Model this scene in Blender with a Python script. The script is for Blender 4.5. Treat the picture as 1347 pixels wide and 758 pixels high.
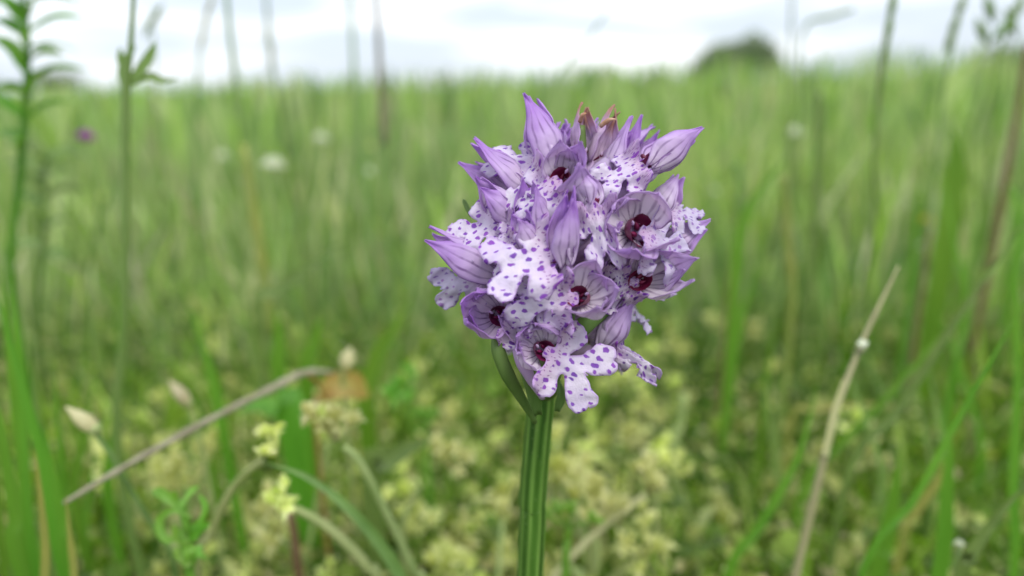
import bpy, math, random
import numpy as np
from mathutils import Vector, Matrix, noise
from mathutils.geometry import delaunay_2d_cdt

R = math.radians
C = bpy.context.scene.collection
S = bpy.context.scene
for o in list(bpy.data.objects):
    bpy.data.objects.remove(o)

# ------------------------------------------------------------------ camera
CAM = Vector((0, 0, 0.17)); PITCH = 15.9; FPX = 944.0
cd = bpy.data.cameras.new('camera'); cam = bpy.data.objects.new('camera', cd); C.objects.link(cam)
cd.sensor_width = 36; cd.lens = 36 * FPX / 1347
cd.clip_start = 0.005; cd.clip_end = 3000
cd.dof.use_dof = True; cd.dof.focus_distance = 0.0875; cd.dof.aperture_fstop = cd.lens / 2.6
S.camera = cam
FW = Vector((0, math.cos(R(PITCH)), -math.sin(R(PITCH)))); UP = Vector((0, math.sin(R(PITCH)), math.cos(R(PITCH)))); RT = Vector((1, 0, 0))
ROLL = R(1.3); RT, UP = RT * math.cos(ROLL) - UP * math.sin(ROLL), UP * math.cos(ROLL) + RT * math.sin(ROLL)
cam.matrix_world = Matrix(((RT.x, UP.x, -FW.x, CAM.x), (RT.y, UP.y, -FW.y, CAM.y), (RT.z, UP.z, -FW.z, CAM.z), (0, 0, 0, 1)))
def ray(u, v): return FW + RT * ((u - 673.5) / FPX) + UP * ((379 - v) / FPX)
def P(u, v, d): return CAM + ray(u, v) * d                    # d metres in front of the lens
def PY(u, v, Y): r = ray(u, v); return CAM + r * (Y / r.y)    # on the vertical plane Y metres away
def V3(r, u, t): return (RT * r + UP * u - FW * t).normalized()

# ------------------------------------------------------------------ sky, sun, exposure
W = bpy.data.worlds.new('World'); S.world = W; W.use_nodes = True
nt = W.node_tree; nt.nodes.clear()
def wn(t, **k):
    n = nt.nodes.new(t)
    for a, b in k.items(): setattr(n, a, b)
    return n
SUN_EL, SUN_AZ = 52, 150      # azimuth clockwise from +Y: behind and to the right of the camera
sky = wn('ShaderNodeTexSky', sky_type='NISHITA', sun_disc=False); sky.sun_elevation = R(SUN_EL); sky.sun_rotation = R(SUN_AZ)
tc = wn('ShaderNodeTexCoord'); mp = wn('ShaderNodeMapping'); mp.inputs['Scale'].default_value = (2.6, 2.6, 17); mp.inputs['Location'].default_value = (4.0, 2.2, 0.0)
nz = wn('ShaderNodeTexNoise'); nz.inputs['Scale'].default_value = 1.3; nz.inputs['Detail'].default_value = 5; nz.inputs['Roughness'].default_value = .5; nz.inputs['Distortion'].default_value = .3
cr = wn('ShaderNodeValToRGB'); cr.color_ramp.elements[0].position = .43; cr.color_ramp.elements[1].position = .72
cr.color_ramp.elements[0].color = (4.9, 5.45, 6.2, 1); cr.color_ramp.elements[1].color = (10.2, 10.3, 10.5, 1)
mx = wn('ShaderNodeMix', data_type='RGBA'); mx.inputs[0].default_value = .88
bg = wn('ShaderNodeBackground'); bg.inputs[1].default_value = .1; ow = wn('ShaderNodeOutputWorld')
L = nt.links.new
L(tc.outputs['Generated'], mp.inputs[0]); L(mp.outputs[0], nz.inputs[0]); L(nz.outputs[0], cr.inputs[0])
L(sky.outputs[0], mx.inputs[6]); L(cr.outputs[0], mx.inputs[7]); L(mx.outputs[2], bg.inputs[0]); L(bg.outputs[0], ow.inputs[0])
sd = bpy.data.lights.new('sun', 'SUN'); sd.energy = 1.1; sd.angle = R(22); sd.color = (1, .97, .92)
sun = bpy.data.objects.new('sun', sd); C.objects.link(sun)
az = R(SUN_AZ); sv = Vector((math.sin(az) * math.cos(R(SUN_EL)), math.cos(az) * math.cos(R(SUN_EL)), math.sin(R(SUN_EL))))
sun.rotation_euler = sv.to_track_quat('Z', 'Y').to_euler()
S.render.engine = 'CYCLES'
S.view_settings.view_transform = 'Standard'; S.view_settings.look = 'None'; S.view_settings.exposure = 0.78; S.view_settings.gamma = 1
S.view_settings.use_curve_mapping = False
S.cycles.max_bounces = 8; S.cycles.transparent_max_bounces = 4; S.cycles.transmission_bounces = 6

rnd = random.Random(7); rng = np.random.default_rng(7)

# ------------------------------------------------------------------ materials
class MatB:
    def __init__(s, name):
        s.m = bpy.data.materials.new(name); s.m.use_nodes = True; s.t = s.m.node_tree; s.t.nodes.clear()
        s.out = s.n('ShaderNodeOutputMaterial')
    def n(s, t, ins=None, **k):
        x = s.t.nodes.new(t)
        for a, b in k.items(): setattr(x, a, b)
        for a, b in (ins or {}).items():
            if hasattr(b, 'is_linked') or isinstance(b, bpy.types.NodeSocket): s.t.links.new(b, x.inputs[a])
            else: x.inputs[a].default_value = b
        return x
    def math(s, op, a, b=0.0, c=0.0):
        x = s.n('ShaderNodeMath', {0: a, 1: b, 2: c}, operation=op); return x.outputs[0]
    def mix(s, f, a, b):
        x = s.n('ShaderNodeMix', {0: f, 6: a, 7: b}, data_type='RGBA'); return x.outputs[2]
    def ramp(s, f, *st):
        x = s.n('ShaderNodeValToRGB', {0: f}); e = x.color_ramp.elements
        while len(e) < len(st): e.new(.5)
        for i, (p, c) in enumerate(st): e[i].position = p; e[i].color = (*c, 1) if len(c) == 3 else c
        return x.outputs[0]
    def noise(s, vec, scale, detail=3, **k):
        x = s.n('ShaderNodeTexNoise', {'Vector': vec, 'Scale': scale, 'Detail': detail}, **k); return x.outputs[0]
    def finish(s, col, rough=.5, transl=.3, tcol=None, bump=None, bstr=.3, bdist=.0002, spec=.4, sheen=0):
        p = s.n('ShaderNodeBsdfPrincipled', {'Base Color': col, 'Roughness': rough, 'Specular IOR Level': spec})
        if bump is not None:
            b = s.n('ShaderNodeBump', {'Height': bump, 'Strength': bstr, 'Distance': bdist}); s.t.links.new(b.outputs[0], p.inputs['Normal'])
        o = p.outputs[0]
        if transl > 0:
            t = s.n('ShaderNodeBsdfTranslucent', {'Color': tcol if tcol is not None else col})
            o = s.n('ShaderNodeMixShader', {0: transl, 1: o, 2: t.outputs[0]}).outputs[0]
        s.t.links.new(o, s.out.inputs[0]); return s.m

def m_tepal(name, base, tip, vein, veinamt=.8, tipend=None):
    b = MatB(name); uv = b.n('ShaderNodeUVMap', uv_map='uv').outputs[0]
    sx = b.n('ShaderNodeSeparateXYZ', {0: uv}); u, v = sx.outputs[0], sx.outputs[1]
    obj = b.n('ShaderNodeTexCoord').outputs['Object']
    oi = b.n('ShaderNodeObjectInfo').outputs['Random']
    n1 = b.noise(obj, 420, 3)
    uu = b.math('ADD', u, b.math('MULTIPLY', b.math('SUBTRACT', b.noise(obj, 260, 1), .5), .10))
    # branching veins: lines that fan from the base
    f = b.math('MULTIPLY', uu, 4.5)
    line = b.math('ABSOLUTE', b.math('SUBTRACT', b.math('FRACT', f), .5))
    vm = b.ramp(line, (0, (1, 1, 1)), (.09, (.7, .7, .7)), (.17, (0, 0, 0)))
    fade = b.ramp(v, (0, (.9, .9, .9)), (.5, (.75, .75, .75)), (.85, (.15, .15, .15)))
    vm = b.math('MULTIPLY', b.math('MULTIPLY', vm, fade), b.math('MULTIPLY', b.ramp(n1, (.32, (.1, .1, .1)), (.62, (1, 1, 1))), veinamt))
    g = b.math('ADD', v, b.math('MULTIPLY', b.math('SUBTRACT', n1, .5), .5))
    g = b.math('ADD', g, b.math('MULTIPLY', b.math('SUBTRACT', oi, .5), .45))
    st = [(.12, base), (.98, tip)]
    col = b.ramp(g, *st)
    ed = b.math('POWER', b.math('ABSOLUTE', b.math('SUBTRACT', b.math('MULTIPLY', u, 2), 1)), 5)
    col = b.mix(b.math('MULTIPLY', ed, .55), col, (*tip, 1))
    if tipend: col = b.mix(b.ramp(v, (.62, (0, 0, 0)), (.9, (1, 1, 1))), col, (*tipend, 1))
    tint = b.mix(b.math('MULTIPLY', vm, 1), col, (*vein, 1))
    tc_ = b.mix(.3, tint, (.9, .6, .9, 1))
    return b.finish(tint, .42, .42, tc_, b.math('ADD', b.math('MULTIPLY', line, .5), b.noise(obj, 1500, 2)), .55, .00012, .35)

def m_lip(name, base, rim, spot, thr=.15, dens=.76):
    b = MatB(name); uv = b.n('ShaderNodeUVMap', uv_map='uv').outputs[0]      # millimetres on the lip
    e = b.n('ShaderNodeAttribute', attribute_name='rim').outputs['Fac']
    obj = b.n('ShaderNodeTexCoord').outputs['Object']
    nz = b.n('ShaderNodeTexNoise', {'Vector': uv, 'Scale': .9, 'Detail': 2})
    wv = b.n('ShaderNodeVectorMath', {0: nz.outputs['Color'], 1: (.5, .5, .5)}, operation='SUBTRACT').outputs[0]
    wv = b.n('ShaderNodeVectorMath', {0: wv, 'Scale': .9}, operation='SCALE').outputs[0]
    uvw = b.n('ShaderNodeVectorMath', {0: uv, 1: wv}, operation='ADD').outputs[0]
    mpn = b.n('ShaderNodeMapping', {'Vector': uvw, 'Scale': (1.1, .88, 1)}).outputs[0]
    vo = b.n('ShaderNodeTexVoronoi', {'Vector': mpn, 'Scale': dens, 'Randomness': .66}, voronoi_dimensions='2D')
    sep = b.n('ShaderNodeSeparateXYZ', {0: vo.outputs['Color']})
    rr = b.math('MULTIPLY_ADD', sep.outputs[0], .17, thr - .085)
    d = b.math('SUBTRACT', vo.outputs['Distance'], rr)
    d = b.math('ADD', d, b.math('MULTIPLY', b.math('SUBTRACT', b.noise(uv, 3.2, 2), .5), .13))
    m = b.ramp(d, (0, (1, 1, 1)), (.10, (0, 0, 0)))
    sp = b.mix(sep.outputs[1], (*spot, 1), (spot[0] * 1.9, spot[1] * 1.6, spot[2] * 1.25, 1))
    col = b.mix(b.ramp(b.noise(obj, 300, 3), (.35, (0, 0, 0)), (.7, (1, 1, 1))), (*base, 1), (base[0] * .86, base[1] * .8, base[2] * .94, 1))
    nk = b.n('ShaderNodeAttribute', attribute_name='neck').outputs['Fac']
    col = b.mix(b.math('MULTIPLY', nk, .75), col, (.74, .44, .72, 1))
    col = b.mix(b.math('MULTIPLY', b.ramp(e, (0, (1, 1, 1)), (.35, (0, 0, 0))), .75), col, (*rim, 1))
    col = b.mix(b.math('MULTIPLY', m, .93), col, sp)
    v2 = b.n('ShaderNodeTexVoronoi', {'Vector': b.n('ShaderNodeMapping', {'Vector': uvw, 'Scale': (1.5, .8, 1)}).outputs[0], 'Scale': 1.35, 'Randomness': .9}, voronoi_dimensions='2D')
    m2 = b.math('MULTIPLY', b.ramp(v2.outputs['Distance'], (.12, (1, 1, 1)), (.2, (0, 0, 0))), b.ramp(nk, (.12, (0, 0, 0)), (.35, (1, 1, 1))))
    col = b.mix(b.math('MULTIPLY', m2, .7), col, (.30, .04, .34, 1))
    return b.finish(col, .5, .3, b.mix(.2, col, (.8, .6, .95, 1)), b.math('ADD', b.noise(uv, 2.2, 3), b.math('MULTIPLY', b.noise(obj, 2600, 2), .5)), .6, .0002, .3)

def m_plain(name, c1, c2, scale=300, rough=.5, transl=.25, spec=.4, tint=False, bs=.25, long=False, var=.3):
    b = MatB(name); obj = b.n('ShaderNodeTexCoord').outputs['Object']
    vec = b.n('ShaderNodeMapping', {'Vector': obj, 'Scale': (1, 1, .12 if long else 1)}).outputs[0]
    n1 = b.noise(vec, scale, 4)
    col = b.ramp(n1, (.3, c1), (.7, c2))
    if tint:
        a = b.n('ShaderNodeAttribute', attribute_name='tint').outputs['Color']
        col = b.n('ShaderNodeMix', {0: 1.0, 6: a, 7: b.ramp(n1, (.25, (.72, .72, .72)), (.75, (1.2, 1.2, 1.2)))}, data_type='RGBA', blend_type='MULTIPLY').outputs[2]
    else:
        oi = b.n('ShaderNodeObjectInfo').outputs['Random']
        hs = b.n('ShaderNodeHueSaturation', {'Color': col, 'Hue': b.math('MULTIPLY_ADD', oi, .03, .485), 'Value': b.math('MULTIPLY_ADD', oi, var, 1 - var / 2)}); col = hs.outputs[0]
    tcx = b.n('ShaderNodeMix', {0: 1.0, 6: col, 7: (1.5, 1.6, .7, 1)}, data_type='RGBA', blend_type='MULTIPLY').outputs[2]
    return b.finish(col, rough, transl, tcx, n1, bs, .0004, spec)

M = {}
M['tepal'] = m_tepal('lilac_tepal', (.91, .80, .92), (.56, .30, .78), (.15, .03, .24), 1.0)
M['tepal_pale'] = m_tepal('pale_tepal', (.92, .85, .92), (.63, .40, .81), (.15, .03, .20), 1.0)
M['tepal_bud'] = m_tepal('bud_tepal', (.82, .66, .80), (.60, .40, .72), (.22, .08, .2), .6, (.56, .30, .22))
M['lip'] = m_lip('spotted_lip', (.90, .82, .92), (.64, .40, .82), (.18, .035, .46))
M['lip_old'] = m_lip('faded_lip', (.76, .70, .82), (.58, .46, .76), (.26, .15, .48), .14)
M['throat'] = m_plain('magenta_throat', (.11, .004, .035), (.20, .012, .07), 900, .35, 0, .5, var=.1)
M['ovary'] = m_plain('lilac_ovary', (.50, .33, .60), (.62, .48, .70), 500, .45, .2, long=True)
M['ovary_green'] = m_plain('green_ovary', (.10, .20, .035), (.20, .30, .09), 350, .45, .15, long=True)
M['anther'] = m_plain('brown_anther', (.46, .22, .10), (.66, .42, .30), 900, .5, .1)
b = MatB('orchid_stem'); obj = b.n('ShaderNodeTexCoord').outputs['Object']
ri = b.n('ShaderNodeAttribute', attribute_name='tint').outputs['Color']
n1 = b.noise(b.n('ShaderNodeMapping', {'Vector': obj, 'Scale': (1, 1, .1)}).outputs[0], 900, 4); n2 = b.noise(obj, 2500, 2)
col = b.n('ShaderNodeMix', {0: 1.0, 6: ri, 7: b.ramp(n1, (.3, (.75, .78, .7)), (.7, (1.2, 1.15, 1.2)))}, data_type='RGBA', blend_type='MULTIPLY').outputs[2]
col = b.mix(b.math('MULTIPLY', b.ramp(n2, (.66, (0, 0, 0)), (.72, (1, 1, 1))), .35), col, (.30, .42, .16, 1))
M['stem'] = b.finish(col, .38, .06, None, b.math('ADD', n1, n2), .3, .0002, .45)
M['grass'] = m_plain('meadow_grass', (0, 0, 0), (1, 1, 1), 220, .5, .5, .3, tint=True)
M['blade'] = m_plain('fresh_green_blade', (.10, .24, .022), (.17, .33, .04), 150, .42, .38, .4, long=True)
M['blade_blue'] = m_plain('blue_green_leaf', (.12, .20, .05), (.20, .30, .09), 150, .45, .3, .4)
M['stalk'] = m_plain('green_stalk', (.16, .27, .06), (.23, .34, .10), 200, .45, .15, long=True)
M['stalk_yel'] = m_plain('yellowing_stalk', (.36, .34, .08), (.22, .28, .06), 60, .5, .15)
M['stalk_brown'] = m_plain('brown_stalk', (.14, .11, .07), (.22, .17, .11), 60, .6, .1)
M['straw'] = m_plain('dry_straw', (.38, .36, .17), (.54, .51, .28), 250, .6, .1, long=True)
M['twig'] = m_plain('dry_twig', (.22, .20, .12), (.42, .40, .26), 300, .7, 0)
M['pale'] = m_plain('pale_yellow_bract', (.56, .60, .20), (.86, .83, .48), 260, .5, .35, var=.5)
M['pale_stem'] = m_plain('pale_green_stem', (.28, .36, .11), (.40, .45, .18), 200, .5, .15)
M['lime'] = m_plain('lime_leaf', (.16, .36, .04), (.25, .46, .08), 200, .45, .4)
M['white'] = m_plain('white_petal', (.72, .74, .66), (.84, .84, .80), 300, .6, .3, var=.1)
M['purple'] = m_plain('purple_floret', (.30, .07, .34), (.46, .13, .46), 300, .6, .3)
M['bud'] = m_plain('cream_bud', (.52, .46, .24), (.72, .67, .45), 250, .5, .25)
M['orange'] = m_plain('withered_leaf', (.34, .17, .05), (.42, .34, .12), 260, .6, .35)
M['yellow'] = m_plain('yellow_petal', (.62, .50, .04), (.7, .6, .08), 300, .5, .3)
M['red_stem'] = m_plain('reddish_stem', (.20, .11, .06), (.27, .19, .09), 150, .55, .1)
M['tree'] = m_plain('tree_leaf', (.20, .25, .16), (.26, .31, .19), 1.5, .6, .35)
M['bark'] = m_plain('tree_bark', (.09, .07, .05), (.16, .13, .10), 8, .8, 0)
b = MatB('soil_and_moss'); obj = b.n('ShaderNodeTexCoord').outputs['Object']
ln = b.n('ShaderNodeVectorMath', {0: obj}, operation='LENGTH').outputs['Value']
soil = b.ramp(b.noise(obj, 110, 5), (.35, (.035, .028, .014)), (.5, (.08, .075, .03)), (.65, (.06, .10, .025)))
mead = b.ramp(b.noise(obj, 1.6, 6), (.35, (.17, .25, .14)), (.6, (.27, .35, .22)))
M['ground'] = b.finish(b.mix(b.ramp(b.math('MULTIPLY', ln, .1), (.05, (0, 0, 0)), (.2, (1, 1, 1))), soil, mead), .9, 0, None, b.noise(obj, 160, 5), .8, .006, .1)

# ------------------------------------------------------------------ helpers
def add_mesh(name, verts, faces, mat, parent=None, uv=None, tint=None, rim=None, smooth=True, solid=0, mats=None, midx=None):
    me = bpy.data.meshes.new(name)
    if isinstance(verts, np.ndarray) and isinstance(faces, np.ndarray):
        nf, k = faces.shape
        me.vertices.add(len(verts)); me.vertices.foreach_set('co', verts.astype(np.float32).ravel())
        me.loops.add(nf * k); me.loops.foreach_set('vertex_index', faces.astype(np.int32).ravel())
        me.polygons.add(nf); me.polygons.foreach_set('loop_start', np.arange(0, nf * k, k, dtype=np.int32))
        me.update(calc_edges=True)
    else:
        me.from_pydata([tuple(v) for v in verts], [], faces); me.update()
    if smooth: me.polygons.foreach_set('use_smooth', [True] * len(me.polygons))
    if uv is not None:
        l = me.uv_layers.new(name='uv'); idx = np.zeros(len(me.loops), dtype=np.int32); me.loops.foreach_get('vertex_index', idx)
        l.data.foreach_set('uv', np.asarray(uv, dtype=np.float32)[idx].ravel())
    if tint is not None:
        a = me.color_attributes.new('tint', 'FLOAT_COLOR', 'POINT'); t = np.ones((len(me.vertices), 4), dtype=np.float32); t[:, :3] = tint
        a.data.foreach_set('color', t.ravel())
    if rim is not None:
        a = me.attributes.new('rim', 'FLOAT', 'POINT'); a.data.foreach_set('value', np.asarray(rim, dtype=np.float32))
    for m in (mats or [mat]): me.materials.append(M[m] if isinstance(m, str) else m)
    if midx is not None: me.polygons.foreach_set('material_index', midx)
    o = bpy.data.objects.new(name, me); C.objects.link(o)
    if parent: o.parent = parent
    if solid:
        s = o.modifiers.new('thickness', 'SOLIDIFY'); s.thickness = solid; s.offset = 0
    return o
def tag(o, label, cat, group=None, kind=None):
    if label: o['label'] = label
    if cat: o['category'] = cat
    if group: o['group'] = group
    if kind: o['kind'] = kind
    return o
def empty(name, loc, label, cat, group=None):
    o = bpy.data.objects.new(name, None); C.objects.link(o); o.location = loc; o.empty_display_size = .01
    return tag(o, label, cat, group)
class MB:
    def __init__(s): s.v = []; s.f = []; s.m = []; s.t = []
    def add(s, v, f, mi=0, t=(1, 1, 1)):
        n = len(s.v); s.v += [Vector(p) for p in v]; s.f += [tuple(i + n for i in q) for q in f]; s.m += [mi] * len(f); s.t += [t] * len(v)
    def build(s, name, mat, parent=None, mats=None, tint=False, **k):
        off = Vector((0, 0, 0))
        if parent: off = parent.matrix_basis.translation if parent.parent is None else parent.parent.matrix_basis.translation
        vs = [v - off for v in s.v]
        return add_mesh(name, vs, s.f, mat, parent, mats=mats, midx=s.m if mats else None, tint=np.array(s.t) if tint else None, **k)
def spline(pts, n):
    pts = [Vector(p) for p in pts]
    if len(pts) == 2: return [pts[0].lerp(pts[1], i / n) for i in range(n + 1)]
    q = [pts[0] * 2 - pts[1]] + pts + [pts[-1] * 2 - pts[-2]]; out = []; segs = len(pts) - 1
    for i in range(n + 1):
        x = i / n * segs; k = min(int(x), segs - 1); t = x - k; a, b_, c, d = q[k:k + 4]
        out.append(.5 * ((2 * b_) + (c - a) * t + (2 * a - 5 * b_ + 4 * c - d) * t * t + (3 * b_ - a - 3 * c + d) * t ** 3))
    return out
def lerp_list(l, t):
    x = t * (len(l) - 1); k = min(int(x), len(l) - 2) if len(l) > 1 else 0
    return l[0] if len(l) == 1 else l[k] + (l[k + 1] - l[k]) * (x - k)
def frames(c):
    out = []; prev = None
    for i, p in enumerate(c):
        t = (c[min(i + 1, len(c) - 1)] - c[max(i - 1, 0)]).normalized()
        if prev is None:
            a = Vector((0, 0, 1)) if abs(t.z) < .9 else Vector((1, 0, 0)); s = t.cross(a).normalized()
        else: s = (prev - t * prev.dot(t)).normalized()
        prev = s; out.append((p, t, s, t.cross(s)))
    return out
def tube(pts, radii, sides=8, n=16, ribs=0, ribamp=0, wob=0, caps=True):
    c = spline(pts, n); v = []; f = []
    for i, (p, t, s, u) in enumerate(frames(c)):
        r = lerp_list(radii, i / n) * (1 + wob * noise.noise(p * 400))
        for k in range(sides):
            a = 2 * math.pi * k / sides; rr = r * (1 + (ribamp * math.cos(a * ribs) if ribs else 0))
            v.append(p + s * math.cos(a) * rr + u * math.sin(a) * rr)
    for i in range(n):
        for k in range(sides):
            a, b_ = i * sides + k, i * sides + (k + 1) % sides; f.append((a, b_, b_ + sides, a + sides))
    if caps: f.append(tuple(range(sides))[::-1]); f.append(tuple(n * sides + k for k in range(sides)))
    return v, f
def leafv(pts, widths, nrm, n=10, fold=.25, twist=0):
    """blade with a keeled midrib along pts; nrm = facing direction"""
    c = spline(pts, n); v = []; f = []; nrm = Vector(nrm)
    for i, p in enumerate(c):
        t = (c[min(i + 1, n)] - c[max(i - 1, 0)]).normalized(); s = t.cross(nrm)
        s = s.normalized() if s.length > 1e-4 else Vector((1, 0, 0)); 
        if twist: s = Matrix.Rotation(twist * i / n, 3, t) @ s
        u = s.cross(t); w = lerp_list(widths, i / n) * .5
        v += [p - s * w + u * w * fold, p - s * w * .45 + u * w * fold * .35, p, p + s * w * .45 + u * w * fold * .35, p + s * w + u * w * fold]
    for i in range(n):
        for k in range(4): a = i * 5 + k; f.append((a, a + 1, a + 6, a + 5))
    return v, f
def ellip(c, axis, rl, rw, n=7, sides=8, tip=1.0):
    axis = Vector(axis).normalized(); c = Vector(c)
    pts = [c + axis * rl * (2 * i / n - 1) for i in range(n + 1)]
    rad = [max(.04, math.sin(math.pi * min(.97, max(.03, (i / n) ** tip)))) * rw for i in range(n + 1)]
    return tube(pts, rad, sides, n)

# ------------------------------------------------------------------ ground
gx = [-2600, -300, -60, -12, -3, -1, -.4, 0, .4, 1, 3, 12, 60, 300, 2600]; gy = [-2600, -300, -30, -3, -.5] + [i * .05 for i in range(-4, 14)] + [1, 2, 5, 15, 60, 300, 2600]
gv = [(x, y, (noise.noise(Vector((x * 6, y * 6, 0))) * .004 - .002) if abs(x) < 3 and abs(y) < 5 else -.002) for y in gy for x in gx]
gf = [(j * len(gx) + i, j * len(gx) + i + 1, (j + 1) * len(gx) + i + 1, (j + 1) * len(gx) + i) for j in range(len(gy) - 1) for i in range(len(gx) - 1)]
tag(add_mesh('ground', gv, gf, 'ground'), None, None, kind='structure')

# ------------------------------------------------------------------ the orchid
MM = .001
base = PY(697, 758, .093); top = PY(757, 150, .094)
AX = [Vector((base.x - .006, .094, 0)), base, PY(701, 650, .0927), PY(712, 520, .0925), PY(724, 440, .0925), PY(748, 330, .093), PY(762, 220, .0935), PY(764, 165, .094)]
orchid = empty('orchid', AX[0], 'lilac orchid in sharp focus with a spotted flower head on a ribbed green stem', 'orchid')
def axis_at_z(z):
    c = spline(AX, 60)
    return min(c, key=lambda p: abs(p.z - z))
# ribbed stem: coloured flutes
c = spline(AX[:4], 50); v = []; f = []; tt = []; sides = 40
ribang = [0, .75, 1.35, 2.2, 2.9, 3.7, 4.5, 5.2, 5.75]
for i, (p, t, s, u) in enumerate(frames(c)):
    r = .00195 - .00005 * i / 50
    for k in range(sides):
        a = 2 * math.pi * k / sides + i * .004
        d = min(abs((a - q + math.pi) % (2 * math.pi) - math.pi) for q in ribang)
        e = math.exp(-(d / .13) ** 2)
        rr = r * (.93 + .13 * e)
        v.append(p + s * math.cos(a) * rr + u * math.sin(a) * rr)
        dk = (.03, .095, .010) if noise.noise(Vector((k * .37, 0, i * .02))) > 0 else (.06, .16, .018)
        tt.append([dk[j] * (1 - e) + (.20, .37, .07)[j] * e for j in range(3)])
for i in range(50):
    for k in range(sides): a, b_ = i * sides + k, i * sides + (k + 1) % sides; f.append((a, b_, b_ + sides, a + sides))
add_mesh('stem', [q - AX[0] for q in v], f, 'stem', orchid, tint=np.array(tt))
mb = MB(); mb.add(*tube(AX[3:], [.00188, .0017, .0014, .001, .0006], 10, 24, 5, .08)); 
mb.build('spike_axis', 'ovary_green', orchid)

PROF = [.30, .62, .90, 1.0, .97, .84, .62, .36, .17, .05]
def tepal(phi, Rr, Ln, hw, close, flare, sd, lat=0, nu=11, nv=20, curl=0):
    r = random.Random(sd); V = []; UVs = []; o1, o2, o3 = [r.uniform(0, 6) for _ in range(3)]
    for i in range(nv + 1):
        t = i / nv; w = lerp_list(PROF, t) * hw
        rho = 1.15 + (Rr - 1.15) * min(1, (t / .38)) ** .7
        if t > .35: rho -= (Rr * close) * ((t - .35) / .65) ** 1.5
        rho += flare * max(0, t - .6) ** 2 * 6
        z = Ln * t - .6
        for j in range(nu):
            s = j / (nu - 1) * 2 - 1
            w2 = w * (1 + .05 * math.sin(17 * t + o1 + s * 2))
            rc = max(abs(rho), 1.5)
            a = s * w2 / rc
            # wrap round the hood, edges rolled slightly outward
            x = math.sin(a) * rc; y = math.cos(a) * rc - rc + rho
            y += .5 * abs(s) ** 3 * (w / max(hw, .1)) * (.5 + .5 * math.sin(o2 + 5 * t)) + .13 * math.sin(9 * t + o3 + 3 * s) + .10 * math.cos(4.2 * s + o2) * (1 - t)
            y -= .18 * math.exp(-(s / .12) ** 2) * (1 - t)                     # midrib groove
            x += lat * t ** 3 + curl * t ** 5 * 1.5
            y += .16 * noise.noise(Vector((s * 1.6 + sd, t * 5, o1))) * (1 + t) + .05 * noise.noise(Vector((s * 5 + sd, t * 14, o2)))
            zz = z - .22 * s * s * hw * (1 - t) + .1 * math.sin(6 * s + o1)
            V.append(Vector((x * math.cos(phi) + y * math.sin(phi), -x * math.sin(phi) + y * math.cos(phi), zz)))
            UVs.append((j / (nu - 1), t))
    F = [(i * nu + j, i * nu + j + 1, (i + 1) * nu + j + 1, (i + 1) * nu + j) for i in range(nv) for j in range(nu - 1)]
    return V, F, UVs

HALF = [(.8, 0), (1.0, .7), (1.5, 1.0), (2.6, .9), (3.8, .9), (4.7, 1.3), (4.85, 1.9), (5.3, 2.4), (5.0, 2.9), (5.35, 3.5), (4.8, 3.9), (4.7, 4.5), (3.9, 4.7), (3.0, 4.5), (2.1, 4.2), (1.6, 4.15),
        (1.75, 4.7), (2.5, 5.4), (3.6, 6.0), (4.4, 6.6), (4.25, 7.2), (4.5, 7.7), (4.0, 8.3), (3.4, 8.5), (3.1, 9.0), (2.3, 8.8), (1.7, 8.95), (1.0, 8.3), (.55, 7.4), (.25, 7.0)]
DEEP = [(.75, 0), (.95, .8), (1.4, 1.0), (2.5, .5), (3.7, .1), (4.6, .5), (4.75, 1.1), (5.2, 1.7), (5.05, 2.4), (5.2, 3.0), (4.6, 3.5), (4.0, 3.9), (3.1, 3.8), (2.1, 3.3), (1.25, 3.0),
        (1.2, 3.4), (1.9, 4.1), (3.0, 4.6), (4.0, 5.1), (4.8, 5.9), (4.7, 6.6), (4.9, 7.2), (4.3, 7.9), (3.6, 8.1), (3.3, 8.7), (2.5, 8.8), (1.7, 8.5), (1.0, 7.5), (.5, 6.4), (.2, 5.6)]
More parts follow.
